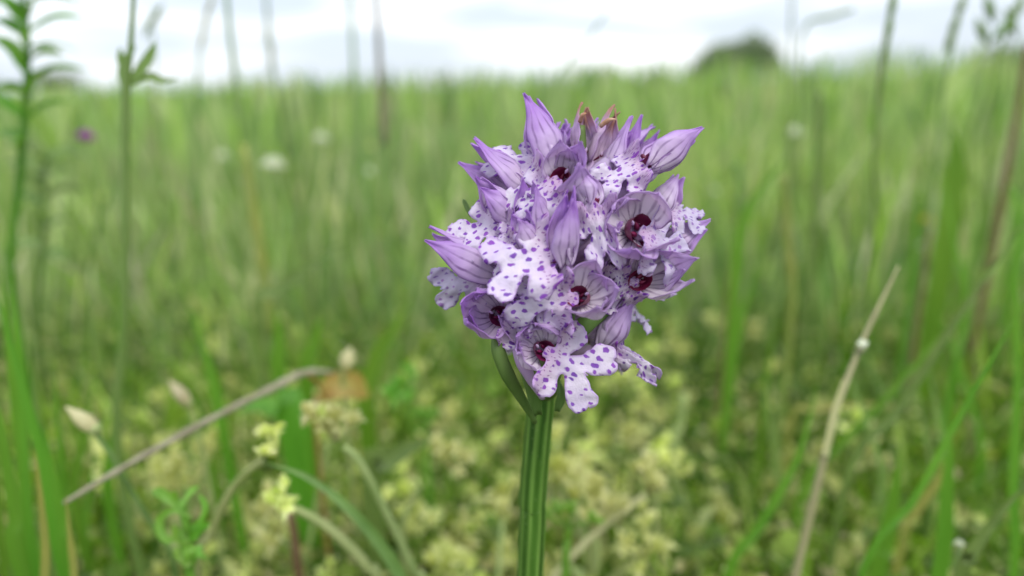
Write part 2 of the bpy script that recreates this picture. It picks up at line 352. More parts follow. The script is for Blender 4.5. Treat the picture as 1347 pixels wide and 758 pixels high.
def lip(sd, wid=1.0, lng=1.0, bend=1.6, arch=.03, fold=0, ruf=1.45, curl=0, deep=None):
    r = random.Random(sd); dp = r.uniform(0, .9) if deep is None else deep
    Z = DEEP if deep == 1 else [(a[0] * (1 - dp * .5) + b_[0] * dp * .5, a[1] * (1 - dp * .5) + b_[1] * dp * .5) for a, b_ in zip(HALF, DEEP)]
    out = [(x, y) for x, y in Z] + [(0, Z[-1][1] + .6)] + [(-x, y) for x, y in reversed(Z)]
    out = [(x + (r.uniform(-.24, .24) if y > .5 else 0), y + (r.uniform(-.22, .22) if y > .5 else 0)) for x, y in out]
    q = []
    for i in range(len(out)):                                   # one Chaikin round keeps the teeth
        a = out[i]; b_ = out[(i + 1) % len(out)]
        q += [(a[0] * .78 + b_[0] * .22, a[1] * .78 + b_[1] * .22), (a[0] * .22 + b_[0] * .78, a[1] * .22 + b_[1] * .78)]
    pts = [Vector((p[0] + r.uniform(-.09, .09), p[1] + r.uniform(-.09, .09))) if p[1] > 1 else Vector(p) for p in q]; n = len(pts); inner = []
    def inside(x, y):
        c_ = False; j = n - 1
        for i in range(n):
            if (pts[i].y > y) != (pts[j].y > y) and x < (pts[j].x - pts[i].x) * (y - pts[i].y) / (pts[j].y - pts[i].y) + pts[i].x: c_ = not c_
            j = i
        return c_
    def ed(x, y):
        best = 9
        for i in range(n):
            a = pts[i]; e = pts[(i + 1) % n] - a; w = Vector((x, y)) - a; t = max(0, min(1, w.dot(e) / max(e.dot(e), 1e-9))); best = min(best, (w - e * t).length)
        return best
    y = .25
    while y < 9.3:
        x = -5.4 + (int(y / .42) % 2) * .21
        while x < 5.5:
            if inside(x, y) and ed(x, y) > .17: inner.append(Vector((x, y)))
            x += .42
        y += .42
    vo, _, fo, *_ = delaunay_2d_cdt(pts + inner, [], [list(range(n))], 1, 1e-5)
    ru = r.uniform(0, 6); rv = r.uniform(0, 6); V = []; uv = []; rim = []
    ox, oy = r.uniform(0, 60), r.uniform(0, 60)
    for p in vo:
        x, y = p.x, p.y; e = ed(x, y); rim.append(min(1, e))
        z = -bend * (y / 9) ** 2 - arch * x * x + .28 * ruf * math.sin(1.25 * x + ru) * (y / 9) + .32 * ruf * math.sin(.9 * y + 1.1 * abs(x) + rv) * min(1, abs(x) / 3)
        z += .2 * ruf * math.sin(3.4 * x + 2.6 * y + ru) * max(0, 1 - e * .8) + .14 * ruf * noise.noise(Vector((x * 1.3 + sd, y * 1.3, 0))) + .22 * math.exp(-(x / .5) ** 2) * (1 - y / 9)
        # edges of the narrow neck turn up
        if y < 2: z += .35 * (abs(x) / 1) ** 2 * (1 - y / 2)
        Y2 = y * lng * .95; 
        if curl: a = curl * (y / 9) ** 2; Y2, z = y * lng * math.cos(a * .5) - z * math.sin(a) * .3, z * math.cos(a) - y * math.sin(a) * .45
        X2 = x * wid * .93
        if fold:
            s_ = 1 if x > 0 else -1; X2, z = abs(X2) * math.cos(fold) * s_, z - abs(X2) * math.sin(fold)
        V.append(Vector((X2, Y2, z))); uv.append((x + ox, y + oy))
    return V, [tuple(t) for t in fo], uv, rim

def basis(z, y):
    z = z.normalized(); y = (y - z * y.dot(z)).normalized(); x = y.cross(z)
    return Matrix(((x.x, y.x, z.x), (x.y, y.y, z.y), (x.z, y.z, z.z)))
FL = 0
def floret(u, v, t, H, Lp, N=(0, .2, 1), size=1, hood=dict(), lp=dict(), mat='tepal', lmat='lip', ov='ovary', world=None, spur=True, haslip=True, olen=9, thr=.82):
    """u,v = where the throat sits, t = mm in front of the spike's plane; H hood axis, Lp lip direction, N lip face (all right/up/towards)"""
    global FL; FL += 1; sd = FL * 13
    if world is None:
        pos = P(u, v, .0945 - t * MM); H = V3(*H); Lp = V3(*Lp); N = V3(*N)
    else: pos, H, Lp, N = world; H = H.normalized(); Lp = Lp.normalized(); N = N.normalized()
    r = random.Random(sd); sc = MM * size * .97
    hp = dict(R=2.7, L=9.5, close=.45, flare=.25, w=2.7, lat=1.35); hp.update(hood); lat_ = hp['lat']
    mh = basis(H, -Lp)
    loc = pos - orchid.location
    O = (H * .75 + Lp * .8).normalized()
    # flower: throat bowl + column + ovary as the part that carries the rest
    mb = MB(); mo = basis(O, -Lp); n = 12
    vs = []; fs = []
    for i, (rr, zz) in enumerate([(1.95, .95), (1.8, .8), (1.6, .35), (1.2, -.5), (.6, -1.1), (.05, -1.3)]):
        for k in range(n): a = 2 * math.pi * k / n; vs.append(mo @ Vector((math.cos(a) * rr * .82 * thr, math.sin(a) * rr * thr, zz)) * sc)
    for i in range(5):
        for k in range(n): a, b_ = i * n + k, i * n + (k + 1) % n; fs.append((a, b_, b_ + n, a + n))
    mb.add(vs, fs, 0)
    cl, cf = ellip(mo @ Vector((0, 1.55 * thr, .75)) * sc, mo @ Vector((.15, .9, .5)), .55 * sc, .2 * sc, 6, 8); mb.add(cl, cf, 1)
    for q in (-1, 1):
        cl, cf = ellip(mo @ Vector((q * .42 * thr, -.1, -.1)) * sc, mo @ Vector((q * .2, 1, .3)), .85 * sc * thr, .3 * sc * thr, 6, 8); mb.add(cl, cf, 0)
    ax = axis_at_z(pos.z - olen * .75 * MM); back = pos - H * 1.6 * sc - O * .8 * sc
    mid = back.lerp(ax, .5) + Vector((0, 0, .0008)) + (back - ax).normalized().cross(Vector((0, 0, 1))) * r.uniform(-.001, .001)
    tv, tf = tube([pos - O * 1.2 * sc - orchid.location - loc, back - pos, mid - pos, ax - pos], [.55 * sc, .95 * sc, 1.0 * sc, .6 * sc], 10, 12, 3, .12); mb.add(tv, tf, 2)
    fl = add_mesh('flower', mb.v, mb.f, None, orchid, mats=['throat', mat, ov], midx=mb.m); fl.location = loc
    def sub(name, geo, m3, mt, off=Vector((0, 0, 0)), solid=.00009, rim=None):
        vv = [(m3 @ (p * sc)) + off for p in geo[0]]
        return add_mesh(name, vv, geo[1], mt, fl, uv=geo[2], rim=rim, solid=solid)
    Rh, Lh, cl_, fl_, w_ = hp['R'], hp['L'], hp['close'], hp['flare'], hp['w']; jt = lambda a: r.uniform(-a, a)
    sub('sepal', tepal(jt(.1), Rh, Lh * (1 + jt(.06)), w_, cl_, fl_ + jt(.2), sd + 1, jt(.8)), mh, mat)
    for sgn in (-1, 1):
        sub('sepal', tepal(sgn * (lat_ + jt(.12)), Rh * 1.06, Lh * (1.0 + jt(.09)), w_ * 1.0, cl_, fl_ * 1.3 + jt(.2), sd + 3 + sgn, jt(.9)), mh, mat)
    for sgn in (-1, 1):
        sub('petal', tepal(sgn * .75, Rh * .86, Lh * .78, w_ * .62, cl_ * .9, 0, sd + 8 + sgn, jt(.3), 7, 12), mh, mat)
    if haslip:
        g = lip(sd + 20, **lp); ml = basis(N, Lp)
        lo = sub('lip', g[:3], ml, lmat, Lp * .35 * sc + N * .1 * sc, .0001, g[3])
        at = lo.data.attributes.new('neck', 'FLOAT', 'POINT'); at.data.foreach_set('value', [max(0, min(1, 1 - p.y / 3.2)) for p in g[0]])
    if spur:
        d = (-H * .6 + Lp * .9 - N * .7).normalized(); e = (-H * .3 + Vector((0, 0, -1)) * .9 - N * .3).normalized()
        sv, sf = tube([Lp * .6 * sc - N * .4 * sc, d * 2.2 * sc, d * 3.2 * sc + e * 2.2 * sc, d * 3.3 * sc + e * 4.4 * sc], [.75 * sc, .62 * sc, .5 * sc, .4 * sc], 8, 10)
        add_mesh('spur', sv, sf, 'ovary', fl)
    return fl

# --- flowers facing the lens, each where the photograph has it
floret(741, 236, 9, (.0, .45, .9), (-.85, -.42, .25), (-.1, .35, .9), hood=dict(R=2.5, L=6.0, close=.25, w=2.9, lat=1.6), mat='tepal_pale', lp=dict(wid=.8, lng=.95, arch=.02))
floret(724, 216, 5, (-.34, .95, .0), (-.93, .26, .05), (-.1, .45, .9), hood=dict(R=2.5, L=9.6, close=.55, w=2.9), lp=dict(wid=.62, lng=1.05, bend=.4), thr=.3)
floret(684, 254, 4, (-.82, .58, .12), (-.55, -.5, .5), (-.25, .25, .95), hood=dict(R=2.6, L=9.8, close=.4, flare=.35, w=2.6), lp=dict(wid=.85, lng=.85))
floret(668, 284, 5.5, (-.72, .62, .35), (-.85, -.42, .15), (-.1, .3, .95), size=.9, hood=dict(R=2.3, L=7, close=.5), lp=dict(wid=.9, lng=1.0, bend=1))
floret(647, 362, 3.5, (-.90, .45, .12), (-.95, -.28, .0), (-.1, -.2, .95), hood=dict(R=2.9, L=10.2, close=.5, flare=.5, w=3.0), lp=dict(wid=.72, lng=.95, bend=.2, ruf=1.2), lmat='lip_old', thr=.7)
floret(739, 338, 11.5, (.02, .93, .42), (-.93, -.1, .25), (.1, .42, .9), hood=dict(R=1.9, L=8.6, close=.5, w=2.5), lp=dict(wid=1.05, lng=1.08, arch=.02, bend=1.3))
floret(765, 392, 10.5, (.25, .35, .9), (-.95, -.02, .0), (-.05, -.12, 1), hood=dict(R=3.0, L=5.4, close=.15, w=3.1, lat=1.6), mat='tepal_pale', lp=dict(wid=.92, lng=1.1, bend=1.4))
floret(655, 414, 6.5, (-.40, .15, .85), (.78, -.34, .35), (.1, .15, 1), hood=dict(R=3.0, L=7.5, close=.55, w=3.3), lp=dict(wid=.72, lng=.95, arch=.05))
floret(712, 459, 8, (-.35, .3, .85), (.83, -.48, .05), (.05, .05, 1), hood=dict(R=2.8, L=5.0, close=.45, w=2.7), mat='tepal_pale', lp=dict(wid=1.04, lng=1.1, bend=.6, arch=.012, ruf=.6, deep=1), spur=False)
floret(778, 262, 10, (-.1, .85, -.1), (.22, -.97, .15), (-.05, .3, 1), hood=dict(R=2.0, L=5, close=.5, w=2.0), lp=dict(wid=.62, lng=1.02, fold=.22), mat='tepal_pale', thr=.2)
floret(836, 303, 9.5, (.0, .22, 1), (.86, -.35, .05), (.25, .3, .9), size=1.1, hood=dict(R=3.5, L=4.8, close=.1, flare=.1, w=3.4, lat=1.7), mat='tepal_pale', lp=dict(wid=.85, lng=.82, bend=2), lmat='lip_old', thr=1.15)
floret(855, 214, 6, (.66, .66, -.1), (-.86, -.36, .15), (.05, .35, .9), hood=dict(R=2.6, L=7.4, close=.35, flare=.5, w=2.6), lp=dict(wid=.62, lng=.9, bend=.5), thr=.5)
floret(842, 368, 7, (.45, .25, .8), (-.62, -.30, .6), (.05, .1, 1), hood=dict(R=3.0, L=8.6, close=.35, w=2.7, flare=.5), mat='tepal_pale', lp=dict(wid=.6, lng=.66, fold=.5, ruf=2))
floret(797, 449, 3, (.52, .84, .25), (.86, -.50, .05), (.15, .5, .85), hood=dict(R=2.0, L=7.6, close=.55, w=2.5, flare=0), mat='tepal_pale', lp=dict(wid=.38, lng=1.0, fold=.7, ruf=2.6), spur=False)
floret(868, 278, 3, (.5, .75, .2), (.85, .12, .3), (0, .7, .7), size=.85, hood=dict(R=2.3, L=6.5, close=.5), mat='tepal_pale', lmat='lip_old', lp=dict(wid=.75, lng=.8))
floret(872, 330, 1, (.85, .38, .1), (.6, -.75, .3), (.6, .3, .7), hood=dict(R=2.3, L=7.2, close=.4, flare=.6, w=2.3), lmat='lip_old', lp=dict(wid=.6, lng=.7, fold=.5, ruf=2))
floret(800, 242, 2.5, (.42, .88, .15), (.7, .1, .6), (0, .6, .8), size=.9, hood=dict(R=2.1, L=11, close=.6, w=2.4), haslip=False)
0 and floret(782, 232, 5, (.25, .92, .12), (.4, -.6, .6), (0, .2, 1), size=.8, hood=dict(R=1.9, L=8.5, close=.75, w=2.2), haslip=False, spur=False, mat='tepal_pale')
floret(704, 300, 8, (-.25, .75, .55), (-.7, -.55, .3), (-.1, .3, .95), size=.9, hood=dict(R=2.4, L=7, close=.5), lp=dict(wid=.9, lng=.85))
floret(694, 322, 9, (-.3, .75, .55), (-.85, -.45, .2), (-.05, .2, 1), size=.75, hood=dict(R=2.3, L=6.5, close=.5), lp=dict(wid=.8, lng=.85))
floret(716, 388, 8.5, (-.1, .8, .55), (-.7, -.65, .2), (-.1, .15, 1), size=.75, hood=dict(R=2.3, L=6.5, close=.5), lp=dict(wid=.8, lng=.85))
floret(806, 338, 7, (.3, .75, .5), (.3, -.9, .2), (.1, .2, 1), size=.75, hood=dict(R=2.2, L=7, close=.5), lp=dict(wid=.6, lng=.8, fold=.4), mat='tepal_pale')
floret(690, 440, 6, (-.5, .5, .6), (.2, -.9, .2), (-.2, .1, 1), size=.7, hood=dict(R=2.4, L=7, close=.5), lp=dict(wid=.6, lng=.6, fold=.5), mat='tepal')
# young buds crowding the tip of the spike
for (u, v, t, H, L_, m_, R_) in [(768, 204, 3, (.02, 1, .1), 7.6, 'tepal_bud', 1.7), (786, 208, 2.5, (.34, .9, .1), 8.0, 'tepal_bud', 1.6), (756, 205, 0, (-.1, 1, -.1), 5, 'tepal', 1.6), (783, 200, -2, (.15, 1, -.2), 5.5, 'tepal', 1.6), (742, 205, -1, (-.1, .95, 0), 5.5, 'tepal', 1.7), (826, 214, -1, (.6, .75, -.1), 7, 'tepal', 2.0)]:
    f_ = floret(u, v, t, H, (.3, -.5, .7), size=.95, hood=dict(R=R_, L=L_, close=.85, w=R_ * 1.15, flare=0), haslip=False, spur=False, mat=m_, thr=.12)
# --- the far side of the head, seen only past its edge or from the side
k = 0
for row, (vz, rad, up_) in enumerate([(.0, 7.5, .35), (.0065, 9, .5), (.013, 9.5, .55), (.0195, 8.0, .6), (.0235, 5, .8)]):
    for a in ([200, 250, 290, 335, 20], [175, 225, 270, 315, 0], [195, 245, 285, 335, 20], [180, 240, 300, 0], [220, 290, 350])[row]:
        a = R(a + 90 - 0) + rnd.uniform(-.1, .1); d = Vector((math.cos(a), math.sin(a), 0))
        if d.y < -.15: continue
        z = PY(715, 470, .093).z + vz; axp = axis_at_z(z); pos = axp + d * rad * MM * (1 if abs(d.x) < .8 else .9) + Vector((0, 0, .002))
        Hh = d * .7 + Vector((0, 0, up_)); Ll = d * .8 - Vector((0, 0, .65)); Nn = d * .6 + Vector((0, 0, .8))
        floret(0, 0, 0, 0, 0, world=(pos, Hh, Ll, Nn), size=.95, hood=dict(L=8 if row < 3 else 6.5, close=.5), lp=dict(wid=.85, lng=.8), mat=('tepal', 'tepal_pale')[k % 2], lmat=('lip', 'lip_old')[k % 2], spur=False); k += 1
# bracts and the swollen green ovaries under the lowest flowers
def bract(name, pts, w, mat, ribs=3):
    mb = MB(); mb.add(*tube(pts, w, 14, 18, ribs, .07)); return mb.build(name, mat, orchid)
D = .0945
bract('ovary', [P(704, 556, .0945), P(688, 528, .0925), P(668, 494, .0895), P(655, 462, .0885), P(652, 440, .0885)], [.0003, .0006, .0009, .0009, .0005], 'ovary_green')
bract('ovary', [P(716, 520, .0905), P(704, 498, .0890), P(690, 476, .088), P(682, 458, .088)], [.0008, .0012, .0012, .0009], 'ovary')
bract('ovary', [P(722, 518, .0905), P(718, 500, .089), P(712, 480, .088), P(708, 466, .088)], [.0010, .0014, .0013, .0009], 'ovary_green')
bract('ovary', [P(728, 500, .0930), P(745, 450, .092), P(768, 428, .0905), P(800, 405, .090)], [.0008, .0011, .0012, .0008], 'ovary_green')
bract('ovary', [P(770, 305, .090), P(776, 262, .0895), P(786, 232, .0895), P(800, 214, .09)], [.0010, .0013, .0013, .0009], 'ovary')
bract('ovary', [P(785, 290, .0915), P(796, 265, .0905), P(812, 254, .090), P(835, 248, .0905)], [.0006, .0008, .0008, .0006], 'ovary')
for (pts, w) in [([P(708, 545, .0925), P(702, 520, .0905), P(692, 492, .0885), P(676, 462, .0875)], .0016), ([P(733, 540, .0945), P(738, 520, .0925), P(735, 500, .0925)], .0012),
                 ([P(755, 400, .092), P(742, 430, .0905), P(730, 436, .090)], .0016), ([P(770, 350, .0915), P(790, 345, .0890), P(812, 336, .0885)], .0015), ([P(738, 300, .0905), P(722, 290, .0885), P(716, 276, .088)], .0014),
                 ([P(768, 290, .0915), P(764, 250, .0905), P(766, 212, .0905)], .0016), ([P(620, 285, .095), P(612, 268, .095), P(609, 262, .095)], .0006)]:
    v, f = leafv(pts, [w * .6, w, w * .8, w * .1], V3(0, 0, 1), 10, .5); add_mesh('bract', [q - orchid.location for q in v], f, 'ovary_green', orchid, solid=.00015)
# withered orange tips and the little brown anther hooks
for (a, b_, c_, m_) in [((858, 208), (872, 204), (886, 212), 'anther'), ((845, 205), (850, 211), (856, 217), 'throat'), ((790, 166), (801, 158), (810, 157), 'anther'), ((763, 160), (766, 152), (771, 149), 'anther')]:
    mb = MB(); mb.add(*tube([P(*a, .0895), P(*b_, .0885), P(*c_, .0882)], [.0003, .0003, .0001], 6, 6)); mb.build('withered_tip', m_, orchid)

# ------------------------------------------------------------------ meadow (stuff)
def blades(name, n, xy, h, w, tints, seg=4, lean=.45, label='', seedfn=None, zbase=None, mat='grass', droop=.5, prof=((0, .3, .75, 1), (.7, 1, .6, .03))):
    """n ribbons: arrays of base xy, height, width, tint"""
    ang = rng.uniform(0, 2 * np.pi, n); ln = rng.uniform(.05, lean, n); t = np.linspace(0, 1, seg + 1)
    fa = rng.uniform(0, 2 * np.pi, n)
    cx = xy[:, 0:1] + np.cos(ang)[:, None] * (ln * h)[:, None] * t ** 1.8
    cy = xy[:, 1:2] + np.sin(ang)[:, None] * (ln * h)[:, None] * t ** 1.8
    cz = h[:, None] * (t * (1 - (droop * rng.uniform(0, 1, n) ** 2 * .6)[:, None] * t ** 2)) - .003
    ww = w[:, None] * np.interp(t, *prof) * .5
    sx = np.cos(fa)[:, None] * ww; sy = np.sin(fa)[:, None] * ww
    v = np.stack([np.stack([cx - sx, cy - sy, cz], -1), np.stack([cx + sx, cy + sy, cz], -1)], 2).reshape(-1, 3)
    bidx = (np.arange(n) * (seg + 1) * 2)[:, None] + np.arange(seg)[None] * 2
    f = np.stack([bidx, bidx + 1, bidx + 3, bidx + 2], -1).reshape(-1, 4)
    tt = np.repeat(tints, (seg + 1) * 2, axis=0)
    o = add_mesh(name, v, f, mat, tint=tt)
    return tag(o, label, 'grass', kind='stuff')
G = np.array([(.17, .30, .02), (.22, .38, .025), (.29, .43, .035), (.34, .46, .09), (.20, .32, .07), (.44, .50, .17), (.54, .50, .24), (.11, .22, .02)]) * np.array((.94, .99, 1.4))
def tint(n, p, haze_lift=0):
    i = rng.choice(len(G), n, p=np.array(p) / sum(p)); t = G[i] * rng.uniform(.55, 1.35, (n, 1)); return t * (1 - haze_lift) + np.array((.36, .45, .35)) * haze_lift  # blend to pale grey-green paints haze and veil into the grass colour
def wedge(n, y0, y1, k=.86, m=.06, pw=1):
    y = y0 + (y1 - y0) * rng.uniform(0, 1, n) ** pw; x = rng.uniform(-1, 1, n) * (k * y + m); return np.stack([x, y], -1)
def clump(xy, s, frac=.6):
    n = len(xy); k = max(1, n // 9); c_ = xy[rng.integers(0, k, n)]; m = rng.uniform(0, 1, n) < frac
    out = xy.copy(); out[m] = (c_ + rng.normal(0, s, (n, 2)))[m]; return out
# keep the short turf low near the lens; taller towards the field
def zone(n, y0, y1, h0, h1, w0, w1, p, haze_lift, s, nm, lab, lean=.5, seg=4):
    xy = clump(wedge(n, y0, y1), s); d = np.clip((xy[:, 1] - y0) / (y1 - y0), 0, 1)
    keep = (xy[:, 1] > .12); xy = xy[keep]; d = d[keep]; n = len(xy)
    h = (h0 + (h1 - h0) * d) * rng.uniform(.45, 1.1, n); w = rng.uniform(w0, w1, n)
    pat = np.array([noise.noise(Vector((a / (.12 + b_ * .35), math.log(b_) * 3.2, 3))) for a, b_ in xy])
    h *= (1 + .45 * pat) * (1 + .22 * np.clip(xy[:, 0] / xy[:, 1], -.6, .7))
    blades(nm, n, xy, h, w, tint(n, p, haze_lift) * (1 + .55 * pat[:, None] * np.array((1.25, .8, .9))), seg, lean, lab)  # farther zones get more of the painted haze
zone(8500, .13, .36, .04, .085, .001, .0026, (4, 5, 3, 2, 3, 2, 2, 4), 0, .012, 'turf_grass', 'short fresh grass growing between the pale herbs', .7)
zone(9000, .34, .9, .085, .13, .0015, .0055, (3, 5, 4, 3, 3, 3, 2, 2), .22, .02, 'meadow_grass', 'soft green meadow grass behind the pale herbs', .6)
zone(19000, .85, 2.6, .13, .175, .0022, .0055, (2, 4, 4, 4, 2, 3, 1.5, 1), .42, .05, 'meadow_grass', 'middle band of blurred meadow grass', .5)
zone(24000, 2.5, 9, .135, .175, .005, .012, (2, 3, 4, 4, 2, 3, 2, 1), .55, .15, 'meadow_grass', 'far band of meadow grass with haze in its colour', .5, 3)
zone(22000, 8.5, 45, .12, .19, .02, .05, (1, 2, 4, 4, 2, 4, 2, 1), .65, .5, 'field_grass', 'grass paled with painted haze running to the horizon', .5, 3)
# thin flowering stalks that stick up over the horizon
n = 3600; xy = wedge(n, .5, 7, .86, .1, .9); h = rng.uniform(.14, .185, n) + .014 * xy[:, 1] * rng.uniform(.2, 1, n)
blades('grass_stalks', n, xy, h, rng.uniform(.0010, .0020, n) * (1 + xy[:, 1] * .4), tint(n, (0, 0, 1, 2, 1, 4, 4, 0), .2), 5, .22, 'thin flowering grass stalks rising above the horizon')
n = 3400; y = .7 + 5.5 * rng.uniform(0, 1, n) ** 1.2; x = (rng.uniform(-1, 1, n) + .12) * .86 * y; xy = clump(np.stack([x, y], -1), .10, .75); xy[:, 1] = np.maximum(xy[:, 1], .7)
h = .166 + .02 * rng.uniform(0, 1, n) ** 2 + xy[:, 1] * rng.uniform(-.008, .032, n) * (1 + .7 * np.clip(xy[:, 0] / xy[:, 1], -.5, .8)); 
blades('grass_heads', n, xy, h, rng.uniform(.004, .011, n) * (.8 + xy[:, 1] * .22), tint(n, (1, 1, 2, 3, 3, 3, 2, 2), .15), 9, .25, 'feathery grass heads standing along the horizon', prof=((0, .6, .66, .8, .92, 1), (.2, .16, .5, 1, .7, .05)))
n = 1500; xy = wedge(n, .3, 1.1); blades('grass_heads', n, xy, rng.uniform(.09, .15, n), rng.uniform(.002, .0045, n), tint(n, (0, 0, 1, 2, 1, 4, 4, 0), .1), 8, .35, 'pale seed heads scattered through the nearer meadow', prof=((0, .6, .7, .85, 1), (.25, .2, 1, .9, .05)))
# round low leaves on the ground
def leafcover(name, n, y0, y1, zmax, size, cols, label, cat):
    xy = clump(wedge(n, y0, y1, .86, .05), .015, .7); z = rng.uniform(0, 1, n) ** 1.3 * zmax + .002
    a = rng.uniform(0, 2 * np.pi, n); ti = rng.normal(0, .5, n); ro = rng.normal(0, .4, n); s = rng.uniform(.5, 1.2, n) * size
    lx = np.array([0, .28, .42, .3, 0, -.3, -.42, -.28]); ly = np.array([0, .22, .55, .88, 1, .88, .55, .22]); lz = np.array([-.05, .06, .1, .04, -.06, .04, .1, .06])
    X = lx[None] * s[:, None]; Y = ly[None] * s[:, None]; Z = lz[None] * s[:, None]
    Y2 = Y * np.cos(ti)[:, None] - Z * np.sin(ti)[:, None]; Z2 = Y * np.sin(ti)[:, None] + Z * np.cos(ti)[:, None] + X * np.sin(ro)[:, None]
    x = xy[:, :1] + X * np.cos(a)[:, None] - Y2 * np.sin(a)[:, None]; y = xy[:, 1:] + X * np.sin(a)[:, None] + Y2 * np.cos(a)[:, None]
    v = np.stack([x, y, Z2 + z[:, None]], -1).reshape(-1, 3); b0 = (np.arange(n) * 8)[:, None]
    f = np.concatenate([b0 + np.array([[0, 1, 7, 0]])[:, :3], b0 + np.array([[1, 2, 6]]), b0 + np.array([[1, 6, 7]]), b0 + np.array([[2, 3, 5]]), b0 + np.array([[2, 5, 6]]), b0 + np.array([[3, 4, 5]])])
    cc = np.array(cols)[rng.integers(0, len(cols), n)] * rng.uniform(.75, 1.2, (n, 1))
    return tag(add_mesh(name, v, f, 'grass', tint=np.repeat(cc, 8, axis=0)), label, cat, kind='stuff')
leafcover('ground_leaves', 15000, .12, .75, .05, .007, [(.12, .21, .03), (.18, .30, .04), (.26, .36, .06), (.14, .21, .06), (.42, .44, .14)], 'low leafy herbs covering the soil', 'ground cover')
leafcover('leaf_litter', 3500, .11, .5, .008, .009, [(.16, .09, .045), (.24, .16, .08), (.10, .06, .04), (.30, .24, .13)], 'brown withered leaves and straw on the soil', 'litter')
leafcover('pale_bracts', 11000, .145, .40, .05, .0034, [(.52, .58, .18), (.64, .65, .30), (.40, .50, .12), (.50, .44, .24)], 'pale yellow green bracts scattered low among the herbs', 'ground cover')

# ------------------------------------------------------------------ pale herbs in the foreground
def herb_meshes(sd, size=.0065, nl=38):
    """several little star-shaped tufts of bracts around the stem tip"""
    r = random.Random(sd); mb = MB(); nt_ = r.randint(5, 8)
    for g in range(nt_):
        a = g * 2.4 + r.uniform(-.5, .5); e = r.uniform(-.1, 1.35) if g else 1.5; d = Vector((math.cos(a) * math.cos(e), math.sin(a) * math.cos(e), math.sin(e)))
        c0 = d * size * r.uniform(.3, 1.15); sz = size * r.uniform(.38, .7); mb.add(*tube([(0, 0, -.001), c0], [.0004, .0003], 5, 2))
        for k in range(nl // nt_ + r.randint(0, 3)):
            b_ = r.uniform(0, 6.28); f_ = r.uniform(-.2, 1.3); q = (d * .5 + Vector((math.cos(b_) * math.cos(f_), math.sin(b_) * math.cos(f_), math.sin(f_)))).normalized()
            ln = sz * r.uniform(.6, 1.15); up_ = Vector((r.uniform(-1, 1), r.uniform(-1, 1), 1.2))
            mb.add(*leafv([c0, c0 + q * ln * .55 + Vector((0, 0, ln * .1)), c0 + q * ln - Vector((0, 0, ln * r.uniform(0, .3)))], [ln * .2, ln * .5, ln * .42, ln * .1], up_, 4, -.35))
    return mb
def herb(name, sd, H, lean, ln_label, hs=1.0, hmat='pale', smat='pale_stem', heads=1):
    """returns empty + parts, standing at origin"""
    t = empty(name, (0, 0, 0), None, None); r = random.Random(sd)
    lv = Vector((math.cos(lean), math.sin(lean), 0)) * H * .35; topp = Vector((0, 0, H)) + lv
    mb = MB(); mb.add(*tube([(0, 0, 0), lv * .25 + Vector((0, 0, H * .5)), topp], [.0007, .0006, .0005], 7, 10))
    tops = [topp]
    for k in range(heads - 1):
        s_ = lv * .3 + Vector((0, 0, H * (.55 + .15 * k))); a = r.uniform(0, 6.28); e = s_ + Vector((math.cos(a) * .012, math.sin(a) * .012, .012)); mb.add(*tube([s_, e], [.0007, .0006], 6, 4)); tops.append(e)
    mb.build('stem', smat, t)
    for q in tops:
        h = herb_meshes(sd + len(tops) * 3 + int(q.z * 1e4), .0062 * hs * r.uniform(.85, 1.1)); hd = h.build('flower_head', hmat, t); hd.location = q
    for k in range(2):
        a = r.uniform(0, 6.28); z = H * (.3 + .3 * k); p0 = lv * (z / H) ** 1.5 * .6 + Vector((0, 0, z)); d = Vector((math.cos(a), math.sin(a), .5))
        v, f = leafv([p0, p0 + d * .006, p0 + d * .012 - Vector((0, 0, .002))], [.001, .0035, .003, .0003], (0, 0, 1), 6, .3); l_ = MB(); l_.add(v, f); l_.build('leaf', smat, t)
    return t
def copy_tree(o):
    c_ = o.copy(); C.objects.link(c_)
    for ch in o.children:
        d = ch.copy(); C.objects.link(d); d.parent = c_; d.matrix_parent_inverse = ch.matrix_parent_inverse
    return c_
protos = [herb('pale_herb', 40 + i, .05, i * 1.3, '', 1 + .12 * (i % 3), heads=1 + i % 3) for i in range(6)]
used = set()
def place_herb(i, x, y, z, s=1.0, rz=None, label=None, group='pale yellow green herbs in the lower foreground'):
    o = protos[i] if i not in used else copy_tree(protos[i]); used.add(i)
    H = max(z, .012); o.rotation_euler = (0, 0, rnd.uniform(0, 6.28) if rz is None else rz)
    o.scale = (s, s, H / .05) if H / .05 < s * 1.6 else (s, s, H / .05)
    o.location = (x, y, 0); tag(o, label or 'pale yellow green herb in the blurred carpet behind the orchid stem', 'herb', group); return o
# distinct heads first: (u, v, Y, scale)
named = [(800, 668, .150, .95, 'pale herb head just right of the orchid stem low in the frame'), (860, 645, .158, 1.0, 'pale herb head at the end of the slanting stalk right of the orchid'),
         (778, 612, .165, 1.15, 'biggest pale herb clump right of the orchid stem'), (935, 580, .185, .95, 'bright lime tinted herb head right of the orchid below the flower'),
         (360, 592, .165, 1.0, 'pale herb head between the dry twig and the dark blue green leaf'), (175, 610, .17, 1.0, 'pale herb head just below the dry twig on the left'),
         (210, 640, .175, .95, 'pale herb head left of the curled lime green shoot'), (630, 725, .135, 1.1, 'cream herb head at the bottom edge left of the orchid stem'), (560, 640, .19, 1.0, 'pale herb head halfway between the forked pale stems and the orchid')]
for i, (u, v, Y, s, lab) in enumerate(named):
    p = PY(u, v, Y); place_herb(i % 6, p.x, p.y, p.z - .003, s, 0 if i % 2 else 2, lab)
herbs = []
